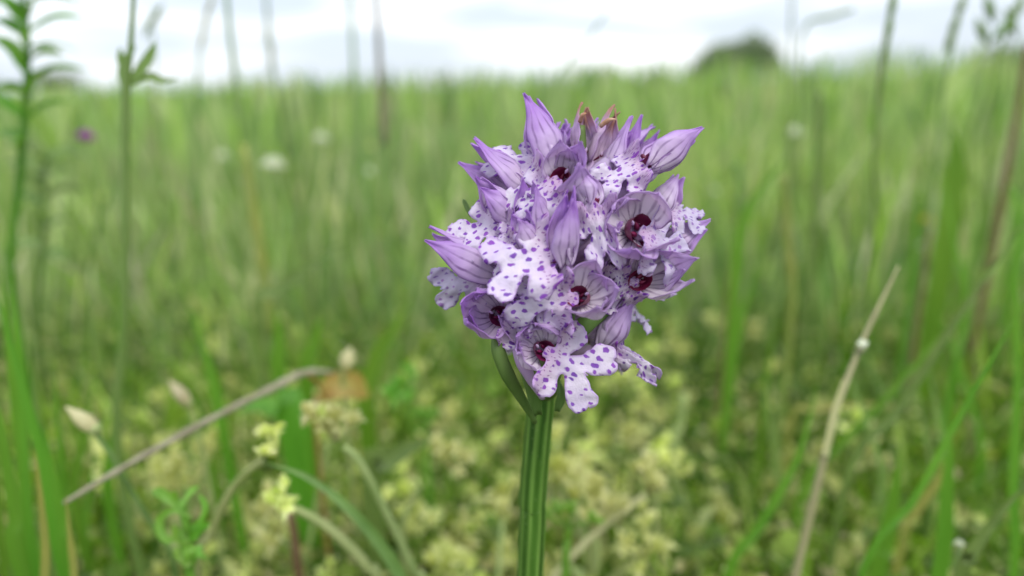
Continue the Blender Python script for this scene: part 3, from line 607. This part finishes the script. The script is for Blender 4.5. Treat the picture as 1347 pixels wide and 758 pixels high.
for i in range(220):
    Y = .15 + .25 * rnd.random() ** 1.2
    x = rnd.uniform(-.60, .48) * Y if rnd.random() < .9 else rnd.uniform(-.7, .7) * Y
    if abs(x - .003) < .004 and Y < .15: continue
    hz = rnd.uniform(.022, .056) * (1 if Y > .2 else .85)
    herbs.append((place_herb(rnd.randrange(6), x, Y, hz, rnd.uniform(.5, .9)), Vector((x, Y, hz))))

def region(p):
    r = p - CAM; d = r.dot(FW); u = 673.5 + r.dot(RT) / d * FPX; v = 379 - r.dot(UP) / d * FPX
    return u, v
def number_labels(items, what, rows, cols):
    """one label each: what + where it is found + order from the left inside that place"""
    cells = {}
    for o, p in items:
        u, v = region(p); ri_ = next((n_ for lim, n_ in rows if v < lim), rows[-1][1]); ci = next((n_ for lim, n_ in cols if u < lim), cols[-1][1]); cells.setdefault((ri_, ci), []).append((u, o))
    O_ = ['leftmost', 'second from left', 'third from left', 'fourth from left', 'fifth from left', 'sixth from left', 'seventh from left', 'eighth from left', 'ninth from left', 'tenth from left', 'eleventh from left', 'twelfth from left', 'thirteenth from left', 'fourteenth from left', 'fifteenth from left', 'sixteenth from left']
    for (a, b_), l in cells.items():
        l.sort(key=lambda q: q[0])
        for i, (u, o) in enumerate(l): o['label'] = ('%s, %s, %s' % (what, b_, a) if len(l) == 1 else '%s, %s, %s, %s' % (what, b_, a, O_[min(i, 15)] if i < len(l) - 1 or len(l) < 3 else 'rightmost'))
COLS = [(90, 'at the left edge'), (230, 'below the cream buds'), (380, 'under the twig'), (500, 'under the orange leaf'), (600, 'left of the stem'), (690, 'beside the stem'), (800, 'just right of the stem'), (920, 'below the head right side'), (1040, 'left of the straw'), (1180, 'by the straw'), (1300, 'near the right edge'), (3000, 'at the right edge')]
number_labels(herbs, 'pale herb', [(510, 'farthest row'), (525, 'seventh row up'), (540, 'sixth row up'), (560, 'fifth row up'), (585, 'fourth row up'), (620, 'third row up'), (665, 'second row up'), (5000, 'front row by the bottom edge')], COLS)
# helper for single plants: origin at their foot
def foot(p): return Vector((p.x, p.y, 0))
def to_ground(pts, dx=0.0):
    q = pts[-1]; return pts + [Vector((q.x + dx, q.y + .004, -.002))] if q.z > .004 else pts
def single(name, label, cat, pts, group=None):
    return empty(name, foot(pts[-1]), label, cat, group)
def stalk(name, label, px, Y, rad, mat, cat='grass stalk', group=None, ground=True, dx=0.0, sides=8, n=24, extra=None, partname='stem'):
    pts = [PY(u, v, Y + (dy[0] if dy else 0)) for (u, v, *dy) in px]
    if ground: pts = to_ground(pts, dx)
    t = single(name, label, cat, pts, group); mb = MB(); mb.add(*tube(pts, rad, sides, n)); mb.build(partname, mat, t)
    if extra: extra(t, pts)
    return t
def add_part(t, name, geo, mat, solid=0): mb = MB(); mb.add(*geo); return mb.build(name, mat, t, solid=solid)

# tall green stalk on the left with a branching node
def ex(t, pts):
    for (px, w) in [([(172, 108), (186, 92), (200, 70), (205, 55)], .0022), ([(170, 112), (195, 100), (215, 106), (234, 104)], .0014), ([(168, 96), (160, 80), (158, 62)], .0016), ([(166, 118), (162, 96), (170, 74), (178, 60)], .002)]:
        add_part(t, 'leaf', leafv([PY(u, v, .158) for u, v in px], [w * .7, w * 1.2, w, w * .15], V3(0, 0, 1), 8), 'stalk')
stalk('tall_green_stalk', 'tall thin green stalk with a leafy node crossing the horizon at far left', [(177, -30), (172, 60), (166, 115), (165, 250), (164, 430), (158, 620)], .158, [.0004, .0006, .0010, .0009, .0010, .0012, .0012], 'stalk', extra=ex)
# fence of taller blurred stalks behind
def knot(px, Y, r, mat):
    def f(t, pts):
        for (u, v) in px: add_part(t, 'node', ellip(PY(u, v, Y), (0, 0, 1), r * 1.8, r), mat)
    return f
def spikes(px, Y, mat, L_=.006, r=.0009, part='spikelet'):
    def f(t, pts):
        for (u, v, du, dv) in px:
            c_ = PY(u, v, Y); add_part(t, part, ellip(c_, PY(u + du, v + dv, Y) - c_, L_, r), mat)
    return f
stalk('grass_stalk', 'yellow stalk with an olive top third from left against the sky', [(296, -30), (302, 40), (312, 120), (324, 210), (336, 290), (350, 390)], .26, [.0007, .0008, .0011, .0012, .0013, .0013], 'stalk', extra=lambda t, pts: add_part(t, 'sheath', tube([PY(320, 190, .259), PY(336, 290, .259), PY(351, 390, .259), PY(356, 440, .259)], [.0013, .0019, .0018, .0014], 8, 12), 'stalk_yel'))
stalk('grass_stalk', 'faint thin stalk against the sky right of the yellow stalk', [(348, -30), (356, 70), (368, 140), (385, 240), (398, 320), (412, 430)], .34, [.0007, .0009, .0012, .0013, .0013, .0013], 'stalk', extra=spikes([(352, 40, 2, -20), (357, 75, 3, -20)], .34, 'straw', .007, .0009))
stalk('grass_stalk', 'pale green stalk left of the dark brown stalk', [(460, -30), (464, 60), (470, 150), (482, 260), (490, 380)], .36, [.0008, .0010, .0015, .0016, .0015], 'stalk')
stalk('grass_stalk', 'dark brown topped stalk standing nearest left of the orchid', [(494, -30), (498, 60), (503, 150), (510, 260), (516, 400)], .29, [.0007, .0009, .0011, .0011, .0011], 'stalk', extra=lambda t, pts: add_part(t, 'sheath', tube([PY(494, -30, .2895), PY(498, 60, .2895), PY(503, 150, .2895), PY(506, 190, .2895)], [.0008, .0010, .0012, .0011], 8, 12), 'stalk_brown'))
stalk('nodding_grass', 'nodding grass head against the sky between the two left stalks', [(284, -20), (276, 10), (268, 40), (262, 80), (258, 150), (262, 260)], .30, [.0004, .0005, .0005, .0006, .0007, .0008], 'stalk', extra=spikes([(276, 8, -6, 14), (270, 30, -4, 14), (266, 52, -3, 14)], .30, 'straw', .005, .0010))
stalk('nodding_grass', 'small nodding grass spike beside the leafy node at left', [(206, 10), (200, 30), (204, 90), (208, 200)], .33, [.0004, .0004, .0006, .0007], 'stalk', extra=spikes([(206, 20, 8, -14), (196, 34, -3, 8)], .33, 'stalk', .006, .0014))
stalk('grass_stalk', 'dark grass stalk with a narrow head above the right horizon', [(1176, -20), (1170, 30), (1162, 80), (1156, 130), (1150, 220), (1146, 330)], .22, [.0006, .0010, .0010, .0007, .0007, .0008], 'stalk', extra=spikes([(1174, 6, 2, -12), (1169, 38, 2, -12), (1163, 72, 3, -12)], .22, 'stalk', .005, .0012))
stalk('grass_stalk', 'faint hair thin stalk above the horizon between tree and right stalk', [(1042, -20), (1040, 60), (1038, 150), (1036, 300)], .34, [.0006, .0006, .0008, .0009], 'stalk')
stalk('oat_grass', 'drooping oat grass spikelets at the top right above the horizon', [(1272, -20), (1260, 30), (1248, 80), (1238, 140), (1225, 260)], .26, [.0004, .0005, .0005, .0006, .0008], 'stalk', extra=spikes([(1264, 8, 5, -14), (1256, 32, 6, -14), (1250, 52, 4, -12)], .26, 'stalk', .005, .0014))
stalk('oat_grass', 'rightmost nodding oat grass at the top corner', [(1345, -10), (1325, 40), (1310, 90), (1300, 200), (1290, 320)], .28, [.0004, .0005, .0005, .0006, .0008], 'stalk', extra=spikes([(1338, 12, 8, -14), (1320, 38, 10, -10), (1302, 12, -3, -12), (1292, 42, 4, 10), (1330, 30, 4, 12)], .28, 'stalk', .006, .0018))
stalk('bent_straw', 'thin bent grass spike lying slantwise in the sky right of the orchid', [(1122, 12), (1092, 22), (1062, 32), (1052, 80), (1050, 200)], .34, [.0009, .0010, .0006, .0006, .0008], 'stalk')
stalk('grass_stalk', 'leaning pale grass stem just left above the orchid tip', [(800, 14), (765, 62), (730, 108), (700, 170), (640, 330)], .30, [.0004, .0005, .0006, .0007, .0008], 'stalk')
stalk('red_stem', 'reddish brown stem leaning at the right edge', [(1352, 60), (1335, 170), (1318, 260), (1306, 330), (1285, 430)], .28, [.0010, .0012, .0013, .0013, .0012], 'red_stem')
stalk('red_stem', 'vertical brown stem in the grass at right below the yellow flower', [(1222, 300), (1214, 360), (1204, 430), (1196, 500)], .28, [.0009, .0011, .0012, .0012], 'red_stem')
stalk('red_stem', 'short rust red stem at the bottom edge left of centre', [(382, 676), (388, 710), (394, 760)], .15, [.0010, .0011, .0011], 'red_stem')
stalk('red_stem', 'faint brown stem right of the flower head', [(966, 330), (958, 400), (952, 480)], .26, [.0009, .0011, .0012], 'red_stem')
for k, (a, b_) in enumerate([((970, 215), (975, 330)), ((1078, 120), (1070, 330)), ((1030, 230), (1040, 420)), ((900, 520), (885, 600))]):
    stalk('grass_stalk', ['straight green stem right behind the flower head', 'broad upright green stem under the right sky gap', 'yellow green stem right of the arching blade', 'short stem among the pale herbs right of the orchid'][k], [a, ((a[0] + b_[0]) / 2 + 2, (a[1] + b_[1]) / 2), b_], .3 - .03 * k, [.0014, .0016, .0015], ['stalk', 'stalk', 'stalk_yel', 'pale_stem'][k])

# straw, twig
def ex(t, pts):
    for d in (Vector((0, 0, 1)), Vector((.8, 0, .5)), Vector((-.7, -.3, .6)), Vector((.1, -.8, .3))): add_part(t, 'petal', ellip(PY(1133, 455, .130) + d.normalized() * .0006, d, .0009, .0006), 'white')
    add_part(t, 'sheath', leafv([PY(1085, 600, .129), PY(1098, 540, .1288), PY(1110, 498, .1285)], [.0014, .0016, .0004], V3(0, 0, 1), 8), 'straw')
t_straw = stalk('straw_stem', 'dry straw coloured stem slanting up at lower right with a tiny white tuft', [(1182, 350, .004), (1160, 395, .003), (1132, 455, .002), (1100, 540), (1075, 640), (1045, 762)], .131, [.0002, .0004, .0005, .0007, .00085, .0009, .0009], 'straw', extra=ex, dx=-.006)
for u_, v_ in ((1132, 458), (1086, 596)): add_part(t_straw, 'node', ellip(PY(u_, v_, .132 if v_ < 500 else .1305), PY(u_ + 10, v_ - 24, .132) - PY(u_, v_, .132), .0016, .0009), 'twig')
pts = [PY(84, 662, .118), PY(140, 628, .122), PY(210, 588, .128), PY(290, 545, .137), PY(360, 510, .146), PY(402, 490, .152), PY(440, 490, .16)]
t = empty('dry_twig', foot(pts[0]), 'grey brown dry twig lying slantwise over the herbs at lower left', 'twig'); mb = MB()
mb.add(*tube(pts, [.0004, .0006, .0008, .0008, .0009, .0009, .0004], 9, 50, wob=.45)); mb.build('twig', 'twig', t)
add_part(t, 'side_twig', tube([pts[5], PY(418, 505, .156), PY(430, 528, .16)], [.0008, .0005, .0003], 6, 6), 'orange')

# cream buds on wiry stems
def budex(u, v, du, dv, Y):
    def f(t, pts):
        c_ = PY(u, v, Y); add_part(t, 'bud', ellip(c_, PY(u + du, v + dv, Y) - c_, .0042, .0016, tip=.8), 'bud')
        c2 = PY(u - du * .75, v - dv * .75, Y); add_part(t, 'calyx', ellip(c2, PY(u + du, v + dv, Y) - c_, .0014, .0014), 'pale_stem')
    return f
stalk('budding_herb', 'cream bud on a wiry blue green stem at lower left', [(122, 566), (140, 590), (170, 640), (205, 700), (232, 758)], .128, [.0004, .0005, .0005, .0006, .0006], 'blade_blue', 'herb', extra=budex(110, 553, -20, -15, .128))
stalk('budding_herb', 'second cream bud farther back right above the dry twig', [(248, 530), (256, 560), (270, 610)], .155, [.0004, .0005, .0006], 'pale_stem', 'herb', extra=budex(237, 518, -14, -17, .155))
stalk('budding_herb', 'cream bud standing above the withered orange leaf', [(450, 488), (452, 520), (455, 560)], .17, [.0006, .0007, .0008], 'pale_stem', 'herb', extra=lambda t, pts: add_part(t, 'bud', ellip(PY(457, 474, .17), PY(462, 455, .17) - PY(457, 474, .17), .0035, .002), 'bud'))
# withered orange leaf
t = empty('withered_plant', foot(PY(450, 530, .172)), 'withered orange brown leaf beside the end of the dry twig', 'leaf')
add_part(t, 'blade', leafv([PY(420, 528, .168), PY(438, 512, .168), PY(462, 508, .172), PY(484, 522, .176)], [.001, .007, .0075, .001], V3(.1, .3, 1), 10, .5), 'orange')
add_part(t, 'stalk', tube([PY(420, 528, .168), PY(415, 560, .172), foot(PY(415, 560, .172))], [.0005, .0006, .0006], 6, 8), 'orange')

# forked pale stems with bract heads at lower left of centre
def head_at(t, u, v, Y, s, sd, mat='pale', tilt=None):
    hm = herb_meshes(sd, .0065 * s, 54); c_ = PY(u, v, Y); hd = hm.build('flower_head', mat, t); 
    hd.location = c_ - t.location - 0 * c_; 
    hd.data.transform(Matrix.Translation(t.location)); return hd
def headed(label, px, Y, s, sd, rad=(.0007, .00085, .0009), mat='pale', smat='pale_stem', hp=None, name='pale_herb'):
    hp = hp or px[0]
    return stalk(name, label, px, Y, list(rad), smat, 'herb', 'large pale herbs near the lens', extra=lambda t, pts: head_at(t, hp[0], hp[1], Y, s, sd, mat))
headed('large pale herb whose stem runs down right from its head left of centre', [(452, 588), (472, 606), (505, 668), (545, 752), (560, 790)], .128, .92, 201, hp=(442, 574))
headed('large pale herb with thick creamy stem slanting to the bottom edge', [(385, 668), (420, 686), (452, 712), (484, 748), (500, 790)], .122, .7, 202, (.0008, .0011, .0010), hp=(368, 668))
headed('pale herb stem arching from the curled shoot to a head under the dark leaf', [(345, 606), (318, 628), (296, 660), (280, 700), (262, 775)], .125, .65, 203, hp=(362, 592))
headed('pale herb on a long slanting tan stem right of the orchid', [(850, 650), (820, 672), (790, 696), (762, 722), (725, 765), (690, 830)], .145, .9, 204, smat='straw', hp=(856, 645))
headed('pale green herb cluster with stalked leaves left of the orchid stem', [(552, 640), (540, 670), (530, 710)], .16, 1.0, 205, hp=(590, 610))
headed('lime green leafy herb standing left of the orchid stem under the flower', [(530, 520), (540, 560), (552, 610)], .19, 1.0, 206, mat='lime', smat='lime', hp=(536, 520))
headed('lime green leafy herb low beside the lime one left of the orchid', [(560, 560), (562, 600), (565, 640)], .19, 1.0, 207, mat='lime', smat='lime', hp=(560, 560))
headed('lime green sprig at the bottom right of the orchid stem', [(748, 690), (746, 720), (744, 756)], .128, .7, 208, mat='lime', smat='lime', hp=(748, 688))

# curled lime green shoot in the lower left
t = empty('curled_shoot', foot(PY(245, 758, .112)), 'bright lime green shoot with curled leaves at lower left', 'plant')
Y = .112
add_part(t, 'stem', tube([PY(238, 660, Y), PY(246, 700, Y), PY(250, 758, Y), foot(PY(250, 758, Y))], [.0006, .0008, .0009, .0009], 8, 12), 'lime')
for px, w in [([(240, 700), (222, 712), (210, 700), (212, 682), (232, 672), (252, 682)], .0016), ([(240, 668), (252, 650), (262, 640)], .0018), ([(236, 668), (214, 650), (200, 646)], .0018), ([(240, 700), (262, 690), (272, 668), (262, 650)], .0017),
              ([(248, 712), (262, 698), (276, 690)], .0022), ([(248, 716), (236, 708), (228, 690)], .0018), ([(250, 745), (238, 728), (232, 735)], .0024), ([(250, 745), (262, 726), (274, 735)], .0022), ([(250, 750), (250, 728), (246, 716)], .0022), ([(240, 672), (236, 655), (226, 648)], .0016)]:
    add_part(t, 'leaf', leafv([PY(u, v, Y + rnd.uniform(-.003, .003)) for u, v in px], [w * .5, w, w, w * .2], V3(rnd.uniform(-.5, .5), .5, .8), 10, .4), 'lime')

# broad blades, each its own
def blade(name, label, px, Y, w, mat='blade', cat='grass blade', nrm=(0, .2, 1), ground=True, group=None, fold=.3, Y2=None):
    k = len(px); pts = [PY(u, v, Y + ((Y2 or Y) - Y) * i / (k - 1)) for i, (u, v) in enumerate(px)]
    if ground: pts = to_ground(pts)
    t = empty(name, foot(pts[-1]), label, cat, group)
    add_part(t, 'leaf_blade', leafv(pts[::-1], [w * .6, w * .9, w, w * .85, w * .5, w * .04], V3(*nrm), 18, fold), mat)
    return t
blade('grass_plant', 'broad bright blade leaning at the left edge, nearest the border', [(2, 352), (10, 430), (22, 520), (34, 640), (40, 760)], .135, .0030)
blade('grass_plant', 'broad bright blade second from the left edge', [(-6, 380), (28, 500), (62, 620), (86, 760)], .128, .0028)
blade('grass_plant', 'broad blade at lower left leaning right beside the brown gap', [(58, 560), (70, 620), (84, 690), (92, 760)], .125, .0022)
blade('grass_plant', 'dark green blade low at the left corner', [(-10, 500), (6, 580), (22, 680), (30, 760)], .12, .0030)
blade('grass_plant', 'yellow tipped short blade at the bottom left corner', [(86, 650), (92, 700), (98, 745), (112, 860)], .11, .0016, 'stalk_yel')
blade('grass_plant', 'yellow blade base among the green blades at bottom left', [(46, 590), (55, 660), (61, 720), (72, 860)], .11, .0018, 'stalk_yel')
blade('grass_plant', 'blue green blade curving down right across the herbs to the bottom', [(345, 608), (400, 625), (450, 660), (500, 715), (530, 765), (552, 830)], .120, .0024, 'blade_blue', Y2=.115)
blade('leafy_plant', 'short grey green leaf slanting between pale herbs left of the stem', [(572, 578), (540, 588), (510, 606), (490, 628)], .165, .006, 'blade_blue', 'leaf')
blade('leafy_plant', 'dull green round leaf behind the dry twig bend', [(310, 545), (335, 535), (365, 540), (385, 552)], .185, .009, 'blade', 'leaf', nrm=(0, .8, .5))
blade('grass_plant', 'broad dark green blade rising behind the withered leaf', [(540, 395), (515, 440), (490, 490), (484, 560)], .19, .0055)
blade('grass_plant', 'upright bright green blade left of centre behind the twig', [(362, 400), (368, 450), (372, 520)], .21, .0050)
blade('grass_plant', 'second upright bright green blade left of centre', [(425, 410), (415, 450), (405, 520)], .215, .0052)
blade('grass_plant', 'pale glossy blade bent over left of the flower head', [(455, 318), (425, 335), (395, 362), (360, 385), (340, 420)], .24, .0045, 'blade_blue')
blade('grass_plant', 'long thin dark blade crossing the right edge lower', [(1350, 395), (1300, 480), (1255, 560), (1200, 660), (1130, 765)], .125, .0016)
blade('grass_plant', 'long thin dark blade crossing the right edge higher', [(1352, 285), (1310, 345), (1250, 430), (1180, 540), (1110, 640)], .15, .0022, 'blade_blue')
blade('grass_plant', 'pale green blade beside the long crossing blade at right', [(1290, 395), (1230, 450), (1160, 530), (1100, 590), (1050, 660)], .18, .0024)
blade('grass_plant', 'broad fresh blade standing at lower right left of the thin blades', [(1182, 590), (1176, 650), (1160, 720), (1150, 765)], .14, .0045)
blade('grass_plant', 'second broad fresh blade at lower right', [(1252, 560), (1244, 640), (1232, 765)], .135, .0040)
blade('grass_plant', 'grey green ribbed leaf at the bottom right corner', [(1352, 635), (1310, 680), (1272, 735), (1262, 765)], .12, .0030, 'blade_blue')
blade('grass_plant', 'upright pale blade at the right edge', [(1335, 330), (1338, 480), (1332, 640), (1330, 765)], .15, .0030)
blade('grass_plant', 'narrow blade leaning left at the bottom right of the straw stem', [(1075, 505), (1050, 600), (1000, 690), (955, 765)], .15, .0026)
blade('grass_plant', 'horizontal yellow blade lying behind the straw stem', [(1200, 542), (1140, 532), (1070, 540), (1040, 560)], .20, .0018, 'stalk_yel')
blade('grass_plant', 'arching dark green blade right of the flower head', [(1036, 208), (1000, 250), (975, 300), (966, 380)], .24, .0042)
blade('grass_plant', 'broad upright leaf in the right meadow under the oat grass', [(1250, 165), (1256, 205), (1250, 250), (1240, 330)], .26, .0095)
blade('grass_plant', 'olive yellow blade with an orange fleck at lower right', [(1258, 568), (1240, 620), (1200, 680), (1185, 720)], .155, .0028, 'stalk_yel')
blade('grass_plant', 'curled pale leaf in the right meadow', [(1305, 262), (1330, 250), (1340, 300), (1330, 380)], .3, .005, 'blade')
for k, (u0, v0, u1, lab) in enumerate([(14, 365, 52, 'slim blade between the two broad blades at the left edge'), (-20, 420, 12, 'slim blade hugging the left frame edge'), (40, 440, 70, 'slim pale blade in the left corner clump'), (70, 470, 98, 'rightmost slim blade of the left corner clump'), (20, 520, 60, 'shortest slim blade of the left corner clump')]):
    blade('grass_plant', lab, [(u0, v0), (u0 * .6 + u1 * .4, v0 + 130), (u1, 765)], .13 + .008 * k, .0024, ['blade', 'blade', 'stalk', 'blade', 'blade'][k])
# a loose set of fresh blades filling right and left edges
bp = []
for k in range(46):
    side = 1 if k % 5 < 3 else -1
    u = rnd.uniform(940, 1345) if side > 0 else rnd.uniform(0, 330); Y = rnd.uniform(.16, .42); v0 = rnd.uniform(230, 520) if Y > .22 else rnd.uniform(400, 600)
    du = rnd.uniform(-60, 60)
    o_ = blade('grass_plant', 'soft out of focus upright grass blade in the meadow beside the orchid', [(u + du, v0), (u + du * .4, v0 + 90), (u, v0 + 200)], Y, rnd.uniform(.0014, .0034), rnd.choice(['blade', 'blade', 'stalk', 'stalk']), group='upright blurred blades at both sides of the orchid'); bp.append((o_, PY(u + du, v0, Y)))

number_labels(bp, 'soft upright blade', [(300, 'tip near the flower head top'), (380, 'tip level with the head'), (460, 'tip level with the head base'), (5000, 'tip among the herbs')], COLS)
# leafy vetch at the top left
def vetch(label, px, Y, n, ll, lw, mat):
    pts = to_ground([PY(u, v, Y) for u, v in px]); t = empty('leafy_herb', foot(pts[-1]), label, 'herb'); c_ = spline(pts, 60); mb = MB(); mb.add(*tube(pts, [.0006, .0009, .0012, .0012], 8, 20)); mb.build('stem', mat, t); r = random.Random(n)
    for k in range(n):
        p = c_[int(k / n * 34)]; a = k * 2.4; d = Vector((math.cos(a), math.sin(a) * .6, r.uniform(.0, .7))).normalized(); l_ = ll * r.uniform(.7, 1.2)
        add_part(t, 'leaf', leafv([p, p + d * l_ * .5 + Vector((0, 0, .001)), p + d * l_ - Vector((0, 0, l_ * .1))], [lw * .4, lw, lw * .8, lw * .05], (-d.x * .3, -.6, .8), 7, .35), mat)
vetch('blue green leafy herb rising into the sky at the top left corner', [(28, -20), (36, 50), (34, 120), (26, 240), (20, 420)], .21, 24, .014, .0042, 'blade')
vetch('lower leafy herb with dull dark leaves at the left edge', [(60, 205), (58, 240), (55, 330), (50, 450)], .29, 14, .016, .0050, 'blade_blue')

# small blurred flowers
def flower(name, label, u, v, Y, r_, mat, cat='flower', group=None):
    c_ = PY(u, v, Y); t = empty(name, foot(c_), label, cat, group); r = random.Random(int(u))
    add_part(t, 'stem', tube([c_, c_ + Vector((.002, 0, -c_.z * .5)), foot(c_)], [.0006, .0008, .0009], 6, 8), 'stalk')
    for k in range(16):
        a = k * 2.4; e = .1 + 1.3 * k / 16; d = Vector((math.cos(a) * math.cos(e), math.sin(a) * math.cos(e), math.sin(e)))
        add_part(t, 'petal', ellip(c_ + d * r_ * .45, d, r_ * .6, r_ * .26, 4, 6), mat)
    return t
flower('purple_clover', 'small purple clover head in the blurred grass at the left', 113, 183, .30, .0040, 'purple')
flower('white_clover', 'largest white flower head in the blurred grass left of the orchid', 360, 221, .34, .0058, 'white')
flower('white_clover', 'smaller faint white flower head above right of the largest white one', 423, 185, .55, .0060, 'white')
flower('white_clover', 'tiny white flower left of the yellow stalk', 293, 207, .55, .0048, 'white')
flower('white_clover', 'tiny white flower between the pale and the dark stalks', 484, 228, .5, .0042, 'white')
flower('white_clover', 'white flower head right of the orchid below the horizon', 1045, 178, .42, .0052, 'white')
flower('white_clover', 'little white flower low in the meadow at the right', 1216, 325, .4, .0036, 'white')
flower('white_clover', 'tiny white flower by the yellow buttercup', 1200, 250, .6, .0040, 'white')
flower('white_clover', 'minute white flower at the bottom right beside the ribbed leaf', 1262, 717, .125, .0011, 'white')
flower('buttercup', 'small yellow flower in the right meadow', 1218, 292, .34, .0032, 'yellow')
mf = []
for k in range(36):
    Y = rnd.uniform(.5, 1.6)
    u = rnd.uniform(20, 1330); v = rnd.uniform(150, 330); p = PY(u, v, Y)
    if p.z < .04 or p.z > .16: continue
    mf.append((0, p)); o_ = flower('meadow_flower', 'pale dot of a meadow flower far back in the grass', u, v, Y, .0035, rnd.choice(['white', 'pale', 'white']), group='tiny pale flowers far back in the meadow'); mf[-1] = (o_, p)

number_labels(mf, 'tiny pale meadow flower', [(200, 'close under the horizon'), (260, 'level with the upper head'), (5000, 'level with the lower head')], COLS)
# ------------------------------------------------------------------ trees on the horizon
def tree(u, Y, Ht, Wd, label, sd, name='round_tree', n=1500, lobes=None):
    x = (u - 673.5) / FPX * Y / math.cos(R(PITCH)) ; t = empty(name, (x, Y, 0), label, 'tree', None); r = random.Random(sd)
    mb = MB(); mb.add(*tube([(x, Y, 0), (x + .1, Y, Ht * .3), (x, Y, Ht * .6)], [Wd * .05, Wd * .035, Wd * .02], 8, 6))
    cs = lobes or [(r.uniform(-.32, .32) * Wd, r.uniform(-.25, .25) * Wd, Ht * r.uniform(.4, .78), Wd * r.uniform(.16, .26)) for _ in range(9)]
    for (a, b_, c_, q) in cs: mb.add(*tube([(x, Y, Ht * .25), (x + a, Y + b_, c_)], [Wd * .025, Wd * .008], 6, 4))
    mb.build('trunk', 'bark', t); mb = MB()
    for k in range(n):
        a, b_, c_, q = cs[r.randrange(len(cs))]; d = Vector((r.gauss(0, 1), r.gauss(0, 1), r.gauss(0, .8))).normalized() * q * r.uniform(.5, 1.08)
        p = Vector((x + a, Y + b_, c_)) + d
        if p.z < Ht * .05: continue
        s_ = Wd * .034 * r.uniform(.6, 1.4); ax1 = Vector((r.gauss(0, 1), r.gauss(0, 1), r.gauss(0, 1))).normalized(); ax2 = ax1.orthogonal().normalized()
        mb.add([p - ax1 * s_, p + ax2 * s_ * .6, p + ax1 * s_, p - ax2 * s_ * .6], [(0, 1, 2, 3)])
    mb.build('crown', 'tree', t, smooth=False)
tree(950, 70, 4.4, 8.0, 'lone dark tree with an asymmetric crown on the horizon right of the orchid', 3, n=3400, lobes=[(-3.0, 0, 1.19, 1.17), (-2.3, 0, 1.79, 1.27), (-1.4, 0.3, 2.3, 1.27), (-0.4, 0, 2.46, 1.32), (0.7, 0, 2.55, 1.27), (1.5, 0.2, 2.89, 1.32), (2.3, 0, 2.81, 1.12), (3.0, 0, 2.13, 1.17), (3.3, 0, 1.19, 1.07), (0, 0, 1.11, 1.57), (1.6, 0, 1.19, 1.46), (-2.9, 0, 0.76, 0.98)])
tree(125, 80, 2.2, 5.5, 'dark bush on the horizon behind the tall left stalk', 4, 'bush', 900)
tree(44, 90, 1.9, 4, 'low bush on the horizon at the far left', 5, 'bush', 800)
tree(1290, 190, 2.2, 26, 'long low hedge along the right horizon', 9, 'hedge', 1400)
tree(590, 160, 2.4, 5, 'small faint bush on the horizon left of the orchid tip', 6, 'bush', 500)
